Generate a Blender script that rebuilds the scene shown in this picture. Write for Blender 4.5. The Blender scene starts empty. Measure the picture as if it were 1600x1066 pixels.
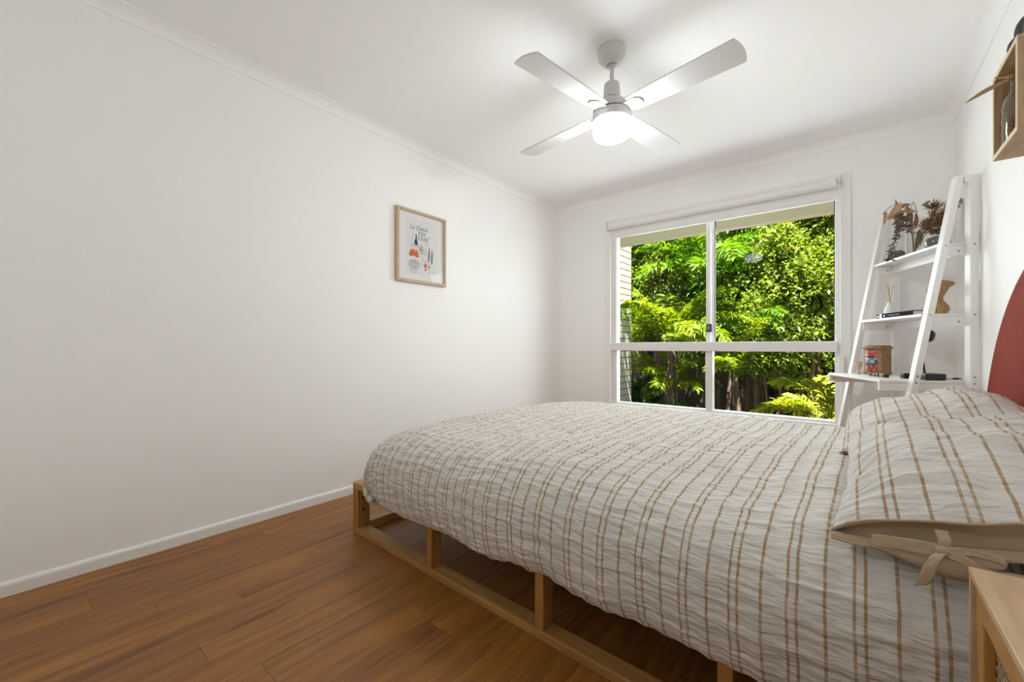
import bpy, bmesh, math, random
import numpy as np
from mathutils import Vector, Matrix

sc = bpy.context.scene
col = sc.collection
rnd = random.Random(7)

# ---------------------------------------------------------------- camera
YAW = math.atan(530 / 655.0)
CAMZ = 0.9335
cam_d = bpy.data.cameras.new('camera')
cam_d.sensor_width = 36.0
cam_d.lens = 655.0 / 1600.0 * 36.0
cam_d.shift_y = 8.0 / 1600.0
cam_d.clip_start = 0.02
cam = bpy.data.objects.new('camera', cam_d)
col.objects.link(cam)
cam.location = (0, 0, CAMZ)
cam.rotation_euler = (math.pi / 2, 0, YAW)
sc.camera = cam

# ---------------------------------------------------------------- world, sun, window fill
world = bpy.data.worlds.new('world')
sc.world = world
world.use_nodes = True
wn = world.node_tree
wn.nodes.clear()
wo = wn.nodes.new('ShaderNodeOutputWorld')
wb = wn.nodes.new('ShaderNodeBackground')
sky = wn.nodes.new('ShaderNodeTexSky')
sky.sky_type = 'NISHITA'
sky.sun_disc = False
sky.sun_elevation = math.radians(48)
sky.sun_rotation = math.radians(170)
wb.inputs['Strength'].default_value = 0.16
wn.links.new(sky.outputs[0], wb.inputs['Color'])
wn.links.new(wb.outputs[0], wo.inputs['Surface'])

SUN_DIR = Vector((0.12, -0.38, 0.91)).normalized()
sd = bpy.data.lights.new('sun', 'SUN')
sd.energy = 30.0
sd.angle = math.radians(0.6)
sd.color = (1.0, 0.95, 0.86)
sun = bpy.data.objects.new('sun', sd)
col.objects.link(sun)
sun.location = (3, -3, 8)
sun.rotation_euler = SUN_DIR.to_track_quat('Z', 'Y').to_euler()

# area light added outside the window to brighten the room, standing in for daylight
dl = bpy.data.lights.new('window_fill', 'AREA')
dl.shape = 'RECTANGLE'
dl.size = 1.62
dl.size_y = 1.4
dl.energy = 45.0
dl.color = (0.90, 0.965, 1.0)
dlo = bpy.data.objects.new('window_fill', dl)
col.objects.link(dlo)
dlo.location = (-0.93, 4.27, 1.32)
dlo.rotation_euler = (-math.pi / 2 + math.radians(24), 0, 0)

LAMP_E = 74.0          # emission of the fan lamp's opal shade
sc.view_settings.view_transform = 'Standard'
sc.view_settings.look = 'None'
sc.view_settings.exposure = 0.10
sc.view_settings.gamma = 1.0
sc.view_settings.use_curve_mapping = False
sc.cycles.diffuse_bounces = 12
sc.cycles.max_bounces = 16
sc.cycles.transparent_max_bounces = 24
sc.cycles.sample_clamp_indirect = 8.0
sc.cycles.caustics_reflective = False
sc.cycles.caustics_refractive = False

# ---------------------------------------------------------------- helpers
def tag(o, label=None, cat=None, group=None, kind=None):
    if label: o['label'] = label
    if cat: o['category'] = cat
    if group: o['group'] = group
    if kind: o['kind'] = kind
    return o

def empty(name, loc=(0, 0, 0), rz=0.0, parent=None):
    o = bpy.data.objects.new(name, None)
    o.empty_display_size = 0.05
    col.objects.link(o)
    o.location = loc
    o.rotation_euler = (0, 0, rz)
    if parent: o.parent = parent
    return o

class MB:
    """collects shapes into one mesh"""
    def __init__(s): s.v = []; s.f = []
    def add(s, vs, fs, M=None):
        b = len(s.v)
        for p in vs:
            p = Vector(p)
            if M is not None: p = M @ p
            s.v.append((p.x, p.y, p.z))
        for f in fs: s.f.append(tuple(i + b for i in f))
        return s
    def box(s, x0, x1, y0, y1, z0, z1, M=None):
        vs = [(x0,y0,z0),(x1,y0,z0),(x1,y1,z0),(x0,y1,z0),(x0,y0,z1),(x1,y0,z1),(x1,y1,z1),(x0,y1,z1)]
        fs = [(0,3,2,1),(4,5,6,7),(0,1,5,4),(1,2,6,5),(2,3,7,6),(3,0,4,7)]
        return s.add(vs, fs, M)
    def hexa(s, lo, hi):
        """8-corner solid from two quads (each 4 points, same order)"""
        return s.add(list(lo) + list(hi), [(0,3,2,1),(4,5,6,7),(0,1,5,4),(1,2,6,5),(2,3,7,6),(3,0,4,7)])
    def prism(s, poly, z0, z1, M=None):
        n = len(poly)
        vs = [(p[0], p[1], z0) for p in poly] + [(p[0], p[1], z1) for p in poly]
        fs = [tuple(range(n))[::-1], tuple(range(n, 2 * n))] + [(i, (i+1) % n, n + (i+1) % n, n + i) for i in range(n)]
        return s.add(vs, fs, M)
    def lathe(s, prof, n=32, M=None, cap=True):
        vs = []; fs = []
        for r, z in prof:
            for k in range(n):
                a = 2 * math.pi * k / n
                vs.append((r * math.cos(a), r * math.sin(a), z))
        for j in range(len(prof) - 1):
            for k in range(n):
                a = j * n + k; b = j * n + (k + 1) % n
                fs.append((a, b, b + n, a + n))
        if cap:
            if prof[0][0] > 1e-5: fs.append(tuple(range(n))[::-1])
            if prof[-1][0] > 1e-5: fs.append(tuple(range((len(prof)-1)*n, len(prof)*n)))
        return s.add(vs, fs, M)
    def tube(s, pts, rad, n=8, M=None):
        pts = [Vector(p) for p in pts]
        m = len(pts)
        rs = rad if isinstance(rad, (list, tuple)) else [rad] * m
        vs = []; fs = []
        up = Vector((0.13, 0.21, 1)).normalized()
        for i, p in enumerate(pts):
            t = (pts[min(i+1, m-1)] - pts[max(i-1, 0)]).normalized()
            a = t.cross(up)
            if a.length < 1e-3: a = t.cross(Vector((1, 0, 0)))
            a.normalize(); b = a.cross(t).normalized()
            for k in range(n):
                q = 2 * math.pi * k / n
                vs.append(p + a * (rs[i] * math.cos(q)) + b * (rs[i] * math.sin(q)))
        for i in range(m - 1):
            for k in range(n):
                x = i * n + k; y = i * n + (k + 1) % n
                fs.append((x, x + n, y + n, y))
        fs.append(tuple(range(n))); fs.append(tuple(range((m-1)*n, m*n))[::-1])
        return s.add(vs, fs, M)
    def ball(s, c, r, seg=16, rings=10, M=None):
        rx, ry, rz = r if isinstance(r, (list, tuple)) else (r, r, r)
        prof = [(max(1e-6, math.sin(math.pi * j / rings)), -math.cos(math.pi * j / rings)) for j in range(rings + 1)]
        T = Matrix.Translation(c) @ Matrix.Diagonal((rx, ry, rz, 1))
        return s.lathe(prof, seg, T if M is None else M @ T, cap=False)
    def mesh(s, name):
        me = bpy.data.meshes.new(name)
        me.from_pydata(s.v, [], s.f)
        bm = bmesh.new(); bm.from_mesh(me)
        bmesh.ops.recalc_face_normals(bm, faces=bm.faces)
        bm.to_mesh(me); bm.free()
        me.update()
        return me
    def build(s, name, mat, parent=None, loc=(0,0,0), rot=(0,0,0), smooth=False, bevel=0.0, seg=2):
        me = s.mesh(name)
        me.materials.append(mat)
        if smooth:
            me.shade_smooth() if hasattr(me, 'shade_smooth') else None
            if smooth == 'auto' and hasattr(me, 'set_sharp_from_angle'):
                me.set_sharp_from_angle(angle=math.radians(38))
        o = bpy.data.objects.new(name, me)
        col.objects.link(o)
        o.location = loc; o.rotation_euler = rot
        if parent: o.parent = parent
        if bevel:
            b = o.modifiers.new('bevel', 'BEVEL')
            b.width = bevel; b.segments = seg; b.limit_method = 'ANGLE'
        return o

def inst(o, parent=None, loc=None, rot=None):
    c = o.copy(); col.objects.link(c)
    c.parent = parent
    if loc is not None: c.location = loc
    if rot is not None: c.rotation_euler = rot
    return c

def R3(a, axis='Z'): return Matrix.Rotation(a, 4, axis)
def T3(x, y, z): return Matrix.Translation((x, y, z))

# value noise for shaped geometry
_tab = np.random.RandomState(3).rand(256, 256)
def vnoise(x, y):
    xi = np.floor(x).astype(int); yi = np.floor(y).astype(int)
    fx = x - xi; fy = y - yi
    fx = fx*fx*(3-2*fx); fy = fy*fy*(3-2*fy)
    a = _tab[xi % 256, yi % 256]; b = _tab[(xi+1) % 256, yi % 256]
    c = _tab[xi % 256, (yi+1) % 256]; d = _tab[(xi+1) % 256, (yi+1) % 256]
    return (a*(1-fx)+b*fx)*(1-fy) + (c*(1-fx)+d*fx)*fy - 0.5

# ---------------------------------------------------------------- materials
def new_mat(name):
    m = bpy.data.materials.new(name)
    m.use_nodes = True
    nt = m.node_tree
    return m, nt, nt.nodes['Principled BSDF']

def plain(name, c, rough=0.5, metal=0.0, var=0.04, scale=12.0, bump=0.0, bscale=200.0, coat=0.0, spec=None):
    m, nt, b = new_mat(name)
    tc = nt.nodes.new('ShaderNodeTexCoord')
    n = nt.nodes.new('ShaderNodeTexNoise'); n.inputs['Scale'].default_value = scale; n.inputs['Detail'].default_value = 4
    nt.links.new(tc.outputs['Object'], n.inputs['Vector'])
    r = nt.nodes.new('ShaderNodeValToRGB')
    lo = [max(0, v * (1 - var)) for v in c]; hi = [min(1, v * (1 + var)) for v in c]
    r.color_ramp.elements[0].position = 0.3; r.color_ramp.elements[1].position = 0.7
    r.color_ramp.elements[0].color = (*lo, 1); r.color_ramp.elements[1].color = (*hi, 1)
    nt.links.new(n.outputs['Fac'], r.inputs[0]); nt.links.new(r.outputs[0], b.inputs['Base Color'])
    b.inputs['Roughness'].default_value = rough
    b.inputs['Metallic'].default_value = metal
    if coat: b.inputs['Coat Weight'].default_value = coat; b.inputs['Coat Roughness'].default_value = 0.15
    if spec is not None: b.inputs['Specular IOR Level'].default_value = spec
    if bump:
        n2 = nt.nodes.new('ShaderNodeTexNoise'); n2.inputs['Scale'].default_value = bscale
        nt.links.new(tc.outputs['Object'], n2.inputs['Vector'])
        bp = nt.nodes.new('ShaderNodeBump'); bp.inputs['Strength'].default_value = bump; bp.inputs['Distance'].default_value = 0.002
        nt.links.new(n2.outputs['Fac'], bp.inputs['Height']); nt.links.new(bp.outputs[0], b.inputs['Normal'])
    return m

def wood(name, dark, light, stretch=(1, 1, 1), scale=6.0, rough=0.45, rand=0.0, bump=0.15, streak=None, coat=0.0, contrast=(0.3, 0.7)):
    """grain runs along the axis with the smallest stretch value"""
    m, nt, b = new_mat(name)
    N = nt.nodes.new; L = nt.links.new
    tc = N('ShaderNodeTexCoord'); oi = N('ShaderNodeObjectInfo')
    off = N('ShaderNodeVectorMath'); off.operation = 'MULTIPLY_ADD'
    off.inputs[1].default_value = (37.0, 53.0, 71.0)
    cmb = N('ShaderNodeCombineXYZ')
    for k in range(3): L(oi.outputs['Random'], cmb.inputs[k])
    L(cmb.outputs[0], off.inputs[0]); L(tc.outputs['Object'], off.inputs[2])
    mp = N('ShaderNodeMapping'); mp.inputs['Scale'].default_value = stretch
    L(off.outputs[0], mp.inputs['Vector'])
    n1 = N('ShaderNodeTexNoise'); n1.inputs['Scale'].default_value = scale; n1.inputs['Detail'].default_value = 8; n1.inputs['Roughness'].default_value = 0.62
    n1.inputs['Distortion'].default_value = 0.6
    L(mp.outputs[0], n1.inputs['Vector'])
    r = N('ShaderNodeValToRGB')
    r.color_ramp.elements[0].position = contrast[0]; r.color_ramp.elements[1].position = contrast[1]
    r.color_ramp.elements[0].color = (*dark, 1); r.color_ramp.elements[1].color = (*light, 1)
    L(n1.outputs['Fac'], r.inputs[0])
    out = r.outputs[0]
    if streak:
        n3 = N('ShaderNodeTexNoise'); n3.inputs['Scale'].default_value = scale * 0.55; n3.inputs['Detail'].default_value = 3
        n3.inputs['Distortion'].default_value = 1.2
        L(mp.outputs[0], n3.inputs['Vector'])
        r3 = N('ShaderNodeValToRGB')
        r3.color_ramp.elements[0].position = 0.60; r3.color_ramp.elements[1].position = 0.72
        r3.color_ramp.elements[0].color = (0, 0, 0, 1); r3.color_ramp.elements[1].color = (1, 1, 1, 1)
        L(n3.outputs['Fac'], r3.inputs[0])
        mx = N('ShaderNodeMixRGB'); mx.inputs[2].default_value = (*streak, 1)
        fm = N('ShaderNodeMath'); fm.operation = 'MULTIPLY'; fm.inputs[1].default_value = 0.8
        L(r3.outputs[0], fm.inputs[0]); L(fm.outputs[0], mx.inputs[0]); L(out, mx.inputs[1])
        out = mx.outputs[0]
    if rand:
        hv = N('ShaderNodeHueSaturation')
        mr = N('ShaderNodeMapRange'); mr.inputs['To Min'].default_value = 1 - rand; mr.inputs['To Max'].default_value = 1 + rand
        L(oi.outputs['Random'], mr.inputs['Value']); L(mr.outputs[0], hv.inputs['Value']); L(out, hv.inputs['Color'])
        out = hv.outputs[0]
    L(out, b.inputs['Base Color'])
    b.inputs['Roughness'].default_value = rough
    if coat: b.inputs['Coat Weight'].default_value = coat; b.inputs['Coat Roughness'].default_value = 0.22
    bp = N('ShaderNodeBump'); bp.inputs['Strength'].default_value = bump; bp.inputs['Distance'].default_value = 0.001
    L(n1.outputs['Fac'], bp.inputs['Height']); L(bp.outputs[0], b.inputs['Normal'])
    return m

def thin_glass(name, tint=(1, 1, 1), ior=1.45, rough=0.0, boost=1.0):
    m = bpy.data.materials.new(name); m.use_nodes = True
    nt = m.node_tree; nt.nodes.clear()
    o = nt.nodes.new('ShaderNodeOutputMaterial'); mx = nt.nodes.new('ShaderNodeMixShader')
    t = nt.nodes.new('ShaderNodeBsdfTransparent'); g = nt.nodes.new('ShaderNodeBsdfGlossy')
    f = nt.nodes.new('ShaderNodeFresnel'); f.inputs['IOR'].default_value = ior
    t.inputs['Color'].default_value = (*tint, 1); g.inputs['Roughness'].default_value = rough
    k = nt.nodes.new('ShaderNodeMath'); k.operation = 'MULTIPLY'; k.inputs[1].default_value = boost
    ge = nt.nodes.new('ShaderNodeNewGeometry'); fr_ = nt.nodes.new('ShaderNodeMath'); fr_.operation = 'SUBTRACT'; fr_.inputs[0].default_value = 1.0
    nt.links.new(ge.outputs['Backfacing'], fr_.inputs[1])
    k0 = nt.nodes.new('ShaderNodeMath'); k0.operation = 'MULTIPLY'      # reflect once, at the entering face of the pane
    nt.links.new(f.outputs[0], k0.inputs[0]); nt.links.new(fr_.outputs[0], k0.inputs[1])
    nt.links.new(k0.outputs[0], k.inputs[0])
    nt.links.new(k.outputs[0], mx.inputs[0]); nt.links.new(t.outputs[0], mx.inputs[1]); nt.links.new(g.outputs[0], mx.inputs[2])
    nt.links.new(mx.outputs[0], o.inputs['Surface'])
    return m

def leaf_mat(name, c0, c1, transl=0.35, rough=0.45):
    m, nt, b = new_mat(name)
    N = nt.nodes.new; L = nt.links.new
    at = N('ShaderNodeAttribute'); at.attribute_name = 'rnd'
    r = N('ShaderNodeValToRGB')
    r.color_ramp.elements[0].color = (*c0, 1); r.color_ramp.elements[1].color = (*c1, 1)
    L(at.outputs['Fac'], r.inputs[0]); L(r.outputs[0], b.inputs['Base Color'])
    b.inputs['Roughness'].default_value = rough
    tr = N('ShaderNodeBsdfTranslucent')
    hs = N('ShaderNodeHueSaturation'); hs.inputs['Saturation'].default_value = 1.1; hs.inputs['Value'].default_value = 1.35
    L(r.outputs[0], hs.inputs['Color']); L(hs.outputs[0], tr.inputs['Color'])
    mx = N('ShaderNodeMixShader'); mx.inputs[0].default_value = transl
    L(b.outputs[0], mx.inputs[1]); L(tr.outputs[0], mx.inputs[2])
    L(mx.outputs[0], nt.nodes['Material Output'].inputs['Surface'])
    return m

def striped(name, base, stripe, period=0.108, offset=0.0):
    """seersucker cotton: U runs across the stripes in metres, V along them"""
    m, nt, b = new_mat(name)
    N = nt.nodes.new; L = nt.links.new
    uv = N('ShaderNodeUVMap'); uv.uv_map = 'UVMap'
    sp = N('ShaderNodeSeparateXYZ'); L(uv.outputs[0], sp.inputs[0])
    wob = N('ShaderNodeTexNoise'); wob.inputs['Scale'].default_value = 9.0; wob.inputs['Detail'].default_value = 2
    L(uv.outputs[0], wob.inputs['Vector'])
    def mth(op, a, bb=None, c=None):
        n = N('ShaderNodeMath'); n.operation = op
        for i, q in enumerate((a, bb, c)):
            if q is None: continue
            if isinstance(q, (int, float)): n.inputs[i].default_value = q
            else: L(q, n.inputs[i])
        return n.outputs[0]
    u = mth('ADD', sp.outputs[0], mth('MULTIPLY', mth('SUBTRACT', wob.outputs['Fac'], 0.5), 0.007))
    ph = mth('MODULO', mth('ADD', mth('DIVIDE', mth('ADD', u, offset), period), 100.0), 1.0)
    def band(c, w):
        d = mth('ABSOLUTE', mth('SUBTRACT', ph, c))
        return mth('SUBTRACT', 1.0, mth('SMOOTH_MIN', mth('DIVIDE', d, w), 1.0, 0.2))
    s1 = mth('LESS_THAN', mth('ABSOLUTE', mth('SUBTRACT', ph, 0.05)), 0.026)
    s2 = mth('LESS_THAN', mth('ABSOLUTE', mth('SUBTRACT', ph, 0.475)), 0.024)
    s3 = mth('LESS_THAN', mth('ABSOLUTE', mth('SUBTRACT', ph, 0.625)), 0.024)
    st = mth('MAXIMUM', mth('MAXIMUM', s1, s2), s3)
    at = N('ShaderNodeAttribute'); at.attribute_name = 'pucker'
    mr = N('ShaderNodeMapRange'); mr.interpolation_type = 'SMOOTHSTEP'
    mr.inputs['From Min'].default_value = 0.40; mr.inputs['From Max'].default_value = 0.68
    mr.inputs['To Min'].default_value = 1.0; mr.inputs['To Max'].default_value = 0.72
    L(at.outputs['Fac'], mr.inputs['Value'])
    st = mth('MULTIPLY', st, mr.outputs[0])
    mx = N('ShaderNodeMixRGB'); mx.inputs[1].default_value = (*base, 1); mx.inputs[2].default_value = (*stripe, 1)
    L(st, mx.inputs[0]); L(mx.outputs[0], b.inputs['Base Color'])
    b.inputs['Roughness'].default_value = 0.9
    b.inputs['Specular IOR Level'].default_value = 0.15
    b.inputs['Sheen Weight'].default_value = 0.15
    mp = N('ShaderNodeMapping'); mp.inputs['Scale'].default_value = (24, 105, 1)
    L(uv.outputs[0], mp.inputs['Vector'])
    n1 = N('ShaderNodeTexNoise'); n1.inputs['Scale'].default_value = 1.0; n1.inputs['Detail'].default_value = 2.5; n1.inputs['Roughness'].default_value = 0.45
    n1.inputs['Distortion'].default_value = 0.4
    L(mp.outputs[0], n1.inputs['Vector'])
    bp = N('ShaderNodeBump'); bp.inputs['Strength'].default_value = 1.0; bp.inputs['Distance'].default_value = 0.008
    L(n1.outputs['Fac'], bp.inputs['Height'])
    n2 = N('ShaderNodeTexNoise'); n2.inputs['Scale'].default_value = 600.0
    L(uv.outputs[0], n2.inputs['Vector'])
    bp2 = N('ShaderNodeBump'); bp2.inputs['Strength'].default_value = 0.2; bp2.inputs['Distance'].default_value = 0.001
    L(n2.outputs['Fac'], bp2.inputs['Height']); L(bp.outputs[0], bp2.inputs['Normal']); L(bp2.outputs[0], b.inputs['Normal'])
    return m

M_wall = plain('wall_paint', (0.905, 0.902, 0.893), 0.55, var=0.012, scale=1.5, bump=0.05, bscale=120, spec=0.25)
M_ceil = plain('ceiling_paint', (0.90, 0.90, 0.897), 0.7, var=0.01, scale=1.2, spec=0.2)
M_trim = plain('gloss_trim', (0.84, 0.835, 0.82), 0.3, var=0.01, spec=0.4)
M_white = plain('white_enamel', (0.82, 0.815, 0.80), 0.35, var=0.01)
M_alu = plain('white_aluminium', (0.80, 0.80, 0.79), 0.35, var=0.01)
M_fan = plain('fan_white', (0.62, 0.62, 0.61), 0.4, var=0.01)
M_dark = plain('dark_gap', (0.03, 0.03, 0.03), 0.6)
M_black = plain('black_plastic', (0.012, 0.012, 0.013), 0.35)
M_blackm = plain('black_clay', (0.018, 0.017, 0.016), 0.6, bump=0.4, bscale=60)
M_steel = plain('steel', (0.35, 0.34, 0.33), 0.35, metal=1.0)
M_floor = wood('floor_timber', (0.155, 0.050, 0.006), (0.39, 0.165, 0.030), stretch=(12, 0.8, 1), scale=2.6, rough=0.42, rand=0.10, streak=(0.10, 0.03, 0.006), coat=0.0, bump=0.06, contrast=(0.25, 0.75))
M_pine = wood('pine', (0.30, 0.142, 0.038), (0.48, 0.26, 0.085), stretch=(1, 14, 14), scale=2.5, rough=0.5, rand=0.08)
M_pinez = wood('pine_upright', (0.30, 0.13, 0.028), (0.47, 0.24, 0.066), stretch=(14, 14, 1), scale=2.5, rough=0.5, rand=0.08)
M_piney = wood('pine_cross', (0.36, 0.19, 0.062), (0.56, 0.335, 0.135), stretch=(14, 1, 14), scale=2.5, rough=0.5, rand=0.08)
M_oak = wood('oak', (0.34, 0.215, 0.11), (0.52, 0.36, 0.205), stretch=(10, 10, 1.5), scale=4, rough=0.55, rand=0.05)
M_oaky = wood('oak_cross', (0.34, 0.215, 0.11), (0.52, 0.36, 0.205), stretch=(10, 1.5, 10), scale=4, rough=0.55, rand=0.05)
M_edge = plain('pale_edging', (0.66, 0.52, 0.35), 0.5)
M_ash = wood('ash_top', (0.50, 0.34, 0.19), (0.66, 0.48, 0.30), stretch=(14, 1.2, 14), scale=3, rough=0.5)
M_frame = wood('picture_oak', (0.42, 0.30, 0.19), (0.58, 0.44, 0.30), stretch=(8, 8, 2), scale=8, rough=0.5)
M_carve = wood('carved_wood', (0.20, 0.095, 0.03), (0.46, 0.26, 0.10), stretch=(14, 14, 3), scale=5, rough=0.5)
M_chest = wood('chest_wood', (0.20, 0.10, 0.038), (0.38, 0.22, 0.095), stretch=(10, 10, 2), scale=10, rough=0.5)
M_red = plain('terracotta_red', (0.235, 0.040, 0.028), 0.8, var=0.10, scale=3, spec=0.08)
M_rededge = plain('red_board_edge', (0.62, 0.36, 0.27), 0.6)
M_fabric = striped('striped_cotton', (0.665, 0.645, 0.61), (0.41, 0.285, 0.175))
M_beige = plain('beige_cotton', (0.44, 0.335, 0.235), 0.9, var=0.05, bump=0.3, bscale=400, spec=0.1)
M_matt = plain('mattress_cotton', (0.62, 0.58, 0.52), 0.9)
M_glass = thin_glass('window_glass', (0.975, 0.98, 0.975), 1.16, 0.0, 1.0)
M_vglass = thin_glass('clear_glass', (0.96, 0.97, 0.965), 1.4, 0.02, 0.7)
M_brick = plain('white_brick', (0.66, 0.65, 0.64), 0.8, var=0.05, bump=0.4, bscale=80)
M_mortar = plain('dark_mortar', (0.045, 0.042, 0.04), 0.9)
M_soffit = plain('soffit_board', (0.88, 0.81, 0.72), 0.6, var=0.01)
M_fence = wood('fence_paling', (0.05, 0.035, 0.022), (0.15, 0.105, 0.07), stretch=(12, 12, 1), scale=3, rough=0.85, rand=0.3)
M_bark = wood('bark', (0.06, 0.04, 0.028), (0.22, 0.165, 0.12), stretch=(9, 9, 1.5), scale=4, rough=0.9, bump=0.6)
M_soil = plain('garden_soil', (0.07, 0.052, 0.035), 0.95, var=0.4, scale=5, bump=0.6, bscale=20)
L_lime = leaf_mat('lime_leaf', (0.10, 0.20, 0.012), (0.42, 0.46, 0.045), 0.4)
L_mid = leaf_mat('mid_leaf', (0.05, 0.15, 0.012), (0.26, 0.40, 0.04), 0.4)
L_olive = leaf_mat('olive_leaf', (0.07, 0.15, 0.016), (0.46, 0.52, 0.08), 0.4)
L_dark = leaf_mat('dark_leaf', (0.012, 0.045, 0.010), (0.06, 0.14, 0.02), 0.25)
L_yell = leaf_mat('yellow_green_leaf', (0.20, 0.28, 0.015), (0.60, 0.56, 0.06), 0.4)

# ---------------------------------------------------------------- room shell
XL, XR, YW, YB, H = -2.456, 0.51, 3.796, -0.22, 2.40
WT = 0.15
OX0, OX1, OZ0, OZ1 = -1.835, -0.048, 0.345, 2.115   # window opening

def struct(o, label, cat):
    return tag(o, label, cat, kind='structure')

fl = struct(MB().box(XL - WT, XR + WT, YB - WT, YW + WT, -0.12, -0.008).build('floor', M_dark), 'warm brown timber plank floor', 'floor')
struct(MB().box(XL - WT, XR + WT, YB - WT, YW + WT, H, H + 0.12).build('ceiling', M_ceil), 'plain white ceiling with the fan fixed to it', 'ceiling')
struct(MB().box(XL - WT, XL, YB - WT, YW + WT, -0.12, H).build('wall_left', M_wall), 'long blank white wall holding the framed print', 'wall')
struct(MB().box(XR, XR + WT, YB - WT, YW + WT, -0.12, H).build('wall_right', M_wall), 'white wall behind the bed head and box shelf', 'wall')
struct(MB().box(XL, XR, YB - WT, YB, -0.12, H).build('wall_near', M_wall), 'white wall facing the window wall', 'wall')
mb = MB()
mb.box(XL, OX0, YW, YW + WT, -0.12, H); mb.box(OX1, XR, YW, YW + WT, -0.12, H)
mb.box(OX0, OX1, YW, YW + WT, -0.12, OZ0); mb.box(OX0, OX1, YW, YW + WT, OZ1, H)
struct(mb.build('wall_far', M_wall), 'white wall around the large window', 'wall')

# floor planks, laid lengthways towards the window wall
PW, PL = 0.1225, 1.26
plank_me = MB().box(-PW/2 + .0003, PW/2 - .0003, -PL/2 + .0003, PL/2 - .0003, -0.008, 0.0).mesh('plank')
plank_me.materials.append(M_floor)
nrow = int((XR - XL) / PW) + 1
for r in range(nrow):
    x = XL + PW * (r + 0.5)
    x1 = min(PW, XR - XL - PW * r)
    y = YB - rnd.random() * PL
    while y < YW:
        y0, y1 = max(y, YB), min(y + PL, YW)
        if y1 - y0 > 0.03:
            if y1 - y0 > PL - 1e-4 and x1 > PW - 1e-4:
                o = bpy.data.objects.new('plank', plank_me); col.objects.link(o)
                o.location = (x, (y0 + y1) / 2, 0)
            else:
                o = MB().box(-PW/2 + .0003, -PW/2 + x1 - .0006, -(y1-y0)/2 + .0006, (y1-y0)/2 - .0006, -0.008, 0).build('plank', M_floor, loc=(x, (y0+y1)/2, 0))
            o.parent = fl
        y += PL

# cove cornice (concave quarter profile)
def cove(name, p0, p1, nrm, label):
    c = 0.055
    prof = [(0.0, -c), (0.004, -c)]
    for k in range(9):
        a = math.pi / 2 * k / 8
        prof.append((c - (c - 0.006) * math.cos(a), -c + (c - 0.006) * math.sin(a)))
    prof += [(c, -0.004), (c, 0.0), (0, 0)]
    d = Vector((p1[0]-p0[0], p1[1]-p0[1], 0)); n = Vector((nrm[0], nrm[1], 0))
    vs = []
    for base in (Vector((*p0, H)), Vector((*p1, H))):
        for a, b in prof: vs.append(base + n * a + Vector((0, 0, b)))
    k = len(prof)
    fs = [(i, (i+1) % k, k + (i+1) % k, k + i) for i in range(k)] + [tuple(range(k)), tuple(range(k, 2*k))[::-1]]
    struct(MB().add(vs, fs).build(name, M_trim if False else M_ceil, smooth='auto'), label, 'cornice')
cove('trim_1', (XL, YB), (XL, YW), (1, 0), 'white cove cornice along the long blank wall')
cove('trim_2', (XL, YW), (XR, YW), (0, -1), 'white cove cornice above the window')
cove('trim_3', (XR, YB), (XR, YW), (-1, 0), 'white cove cornice above the box shelf wall')
cove('trim_4', (XL, YB), (XR, YB), (0, 1), 'white cove cornice on the wall facing the window')

def skirting(name, p0, p1, nrm, label):
    prof = [(0, 0), (0.012, 0), (0.012, 0.040), (0.010, 0.047), (0.005, 0.052), (0, 0.053)]
    n = Vector((nrm[0], nrm[1], 0)); vs = []
    for base in (Vector((*p0, 0)), Vector((*p1, 0))):
        for a, b in prof: vs.append(base + n * a + Vector((0, 0, b)))
    k = len(prof)
    fs = [(i, (i+1) % k, k + (i+1) % k, k + i) for i in range(k)] + [tuple(range(k)), tuple(range(k, 2*k))[::-1]]
    struct(MB().add(vs, fs).build(name, M_trim), label, 'baseboard')
skirting('baseboard_left', (XL, YB), (XL, YW), (1, 0), 'slim white skirting board under the long blank wall')
skirting('baseboard_far', (XL, YW), (XR, YW), (0, -1), 'white skirting board below the window')
skirting('baseboard_right', (XR, YB), (XR, YW), (-1, 0), 'white skirting board behind the bed head')

# ---------------------------------------------------------------- window
win = empty('window_1', (0, 0, 0)); struct(win, 'large white framed sliding window looking onto the garden', 'window')
AY = YW - 0.018
def arch(x0, x1, z0, z1): return MB().box(x0, x1, AY, YW, z0, z1).build('architrave', M_trim, win, bevel=0.006, seg=3)
arch(-1.885, -1.823, 0.30, 2.155); arch(-0.060, 0.0, 0.30, 2.155); arch(-1.823, -0.060, 2.095, 2.155); arch(-1.823, -0.060, 0.30, 0.345)
FY0, FY1 = YW + 0.02, YW + 0.095
MB().box(OX0, OX1, YW - 0.012, FY0 + 0.01, 0.345, 0.372).build('window_sill', M_trim, win, bevel=0.004)
fr = MB().box(OX0, -1.775, FY0, FY1, 0.345, OZ1).build('jamb', M_alu, win, bevel=0.003)
MB().box(-0.092, OX1, FY0, FY1, 0.345, OZ1).build('jamb', M_alu, win, bevel=0.003)
MB().box(-1.775, -0.092, FY0, FY1, 2.055, OZ1).build('head_rail', M_alu, win, bevel=0.003)
MB().box(-1.775, -0.092, FY0, FY1, 0.345, 0.392).build('bottom_rail', M_alu, win, bevel=0.003)
MB().box(-1.830, -0.075, FY0 - 0.028, FY1 - 0.001, 0.890, 0.968).build('transom', M_alu, win, bevel=0.005)
MB().box(-0.968, -0.912, FY0 + 0.005, FY1 - 0.004, 0.392, 0.890).build('mullion', M_alu, win, bevel=0.003)
MB().box(-0.962, -0.930, FY0 + 0.006, FY0 + 0.034, 0.968, 2.055).build('sash_stile', M_alu, win, bevel=0.003)
MB().box(-0.932, -0.903, FY0 + 0.038, FY1 - 0.006, 0.968, 2.055).build('sash_stile', M_alu, win, bevel=0.003)
MB().box(-0.905, -0.899, FY0 + 0.040, FY1 - 0.008, 0.968, 2.055).build('seal', M_dark, win)
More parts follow.
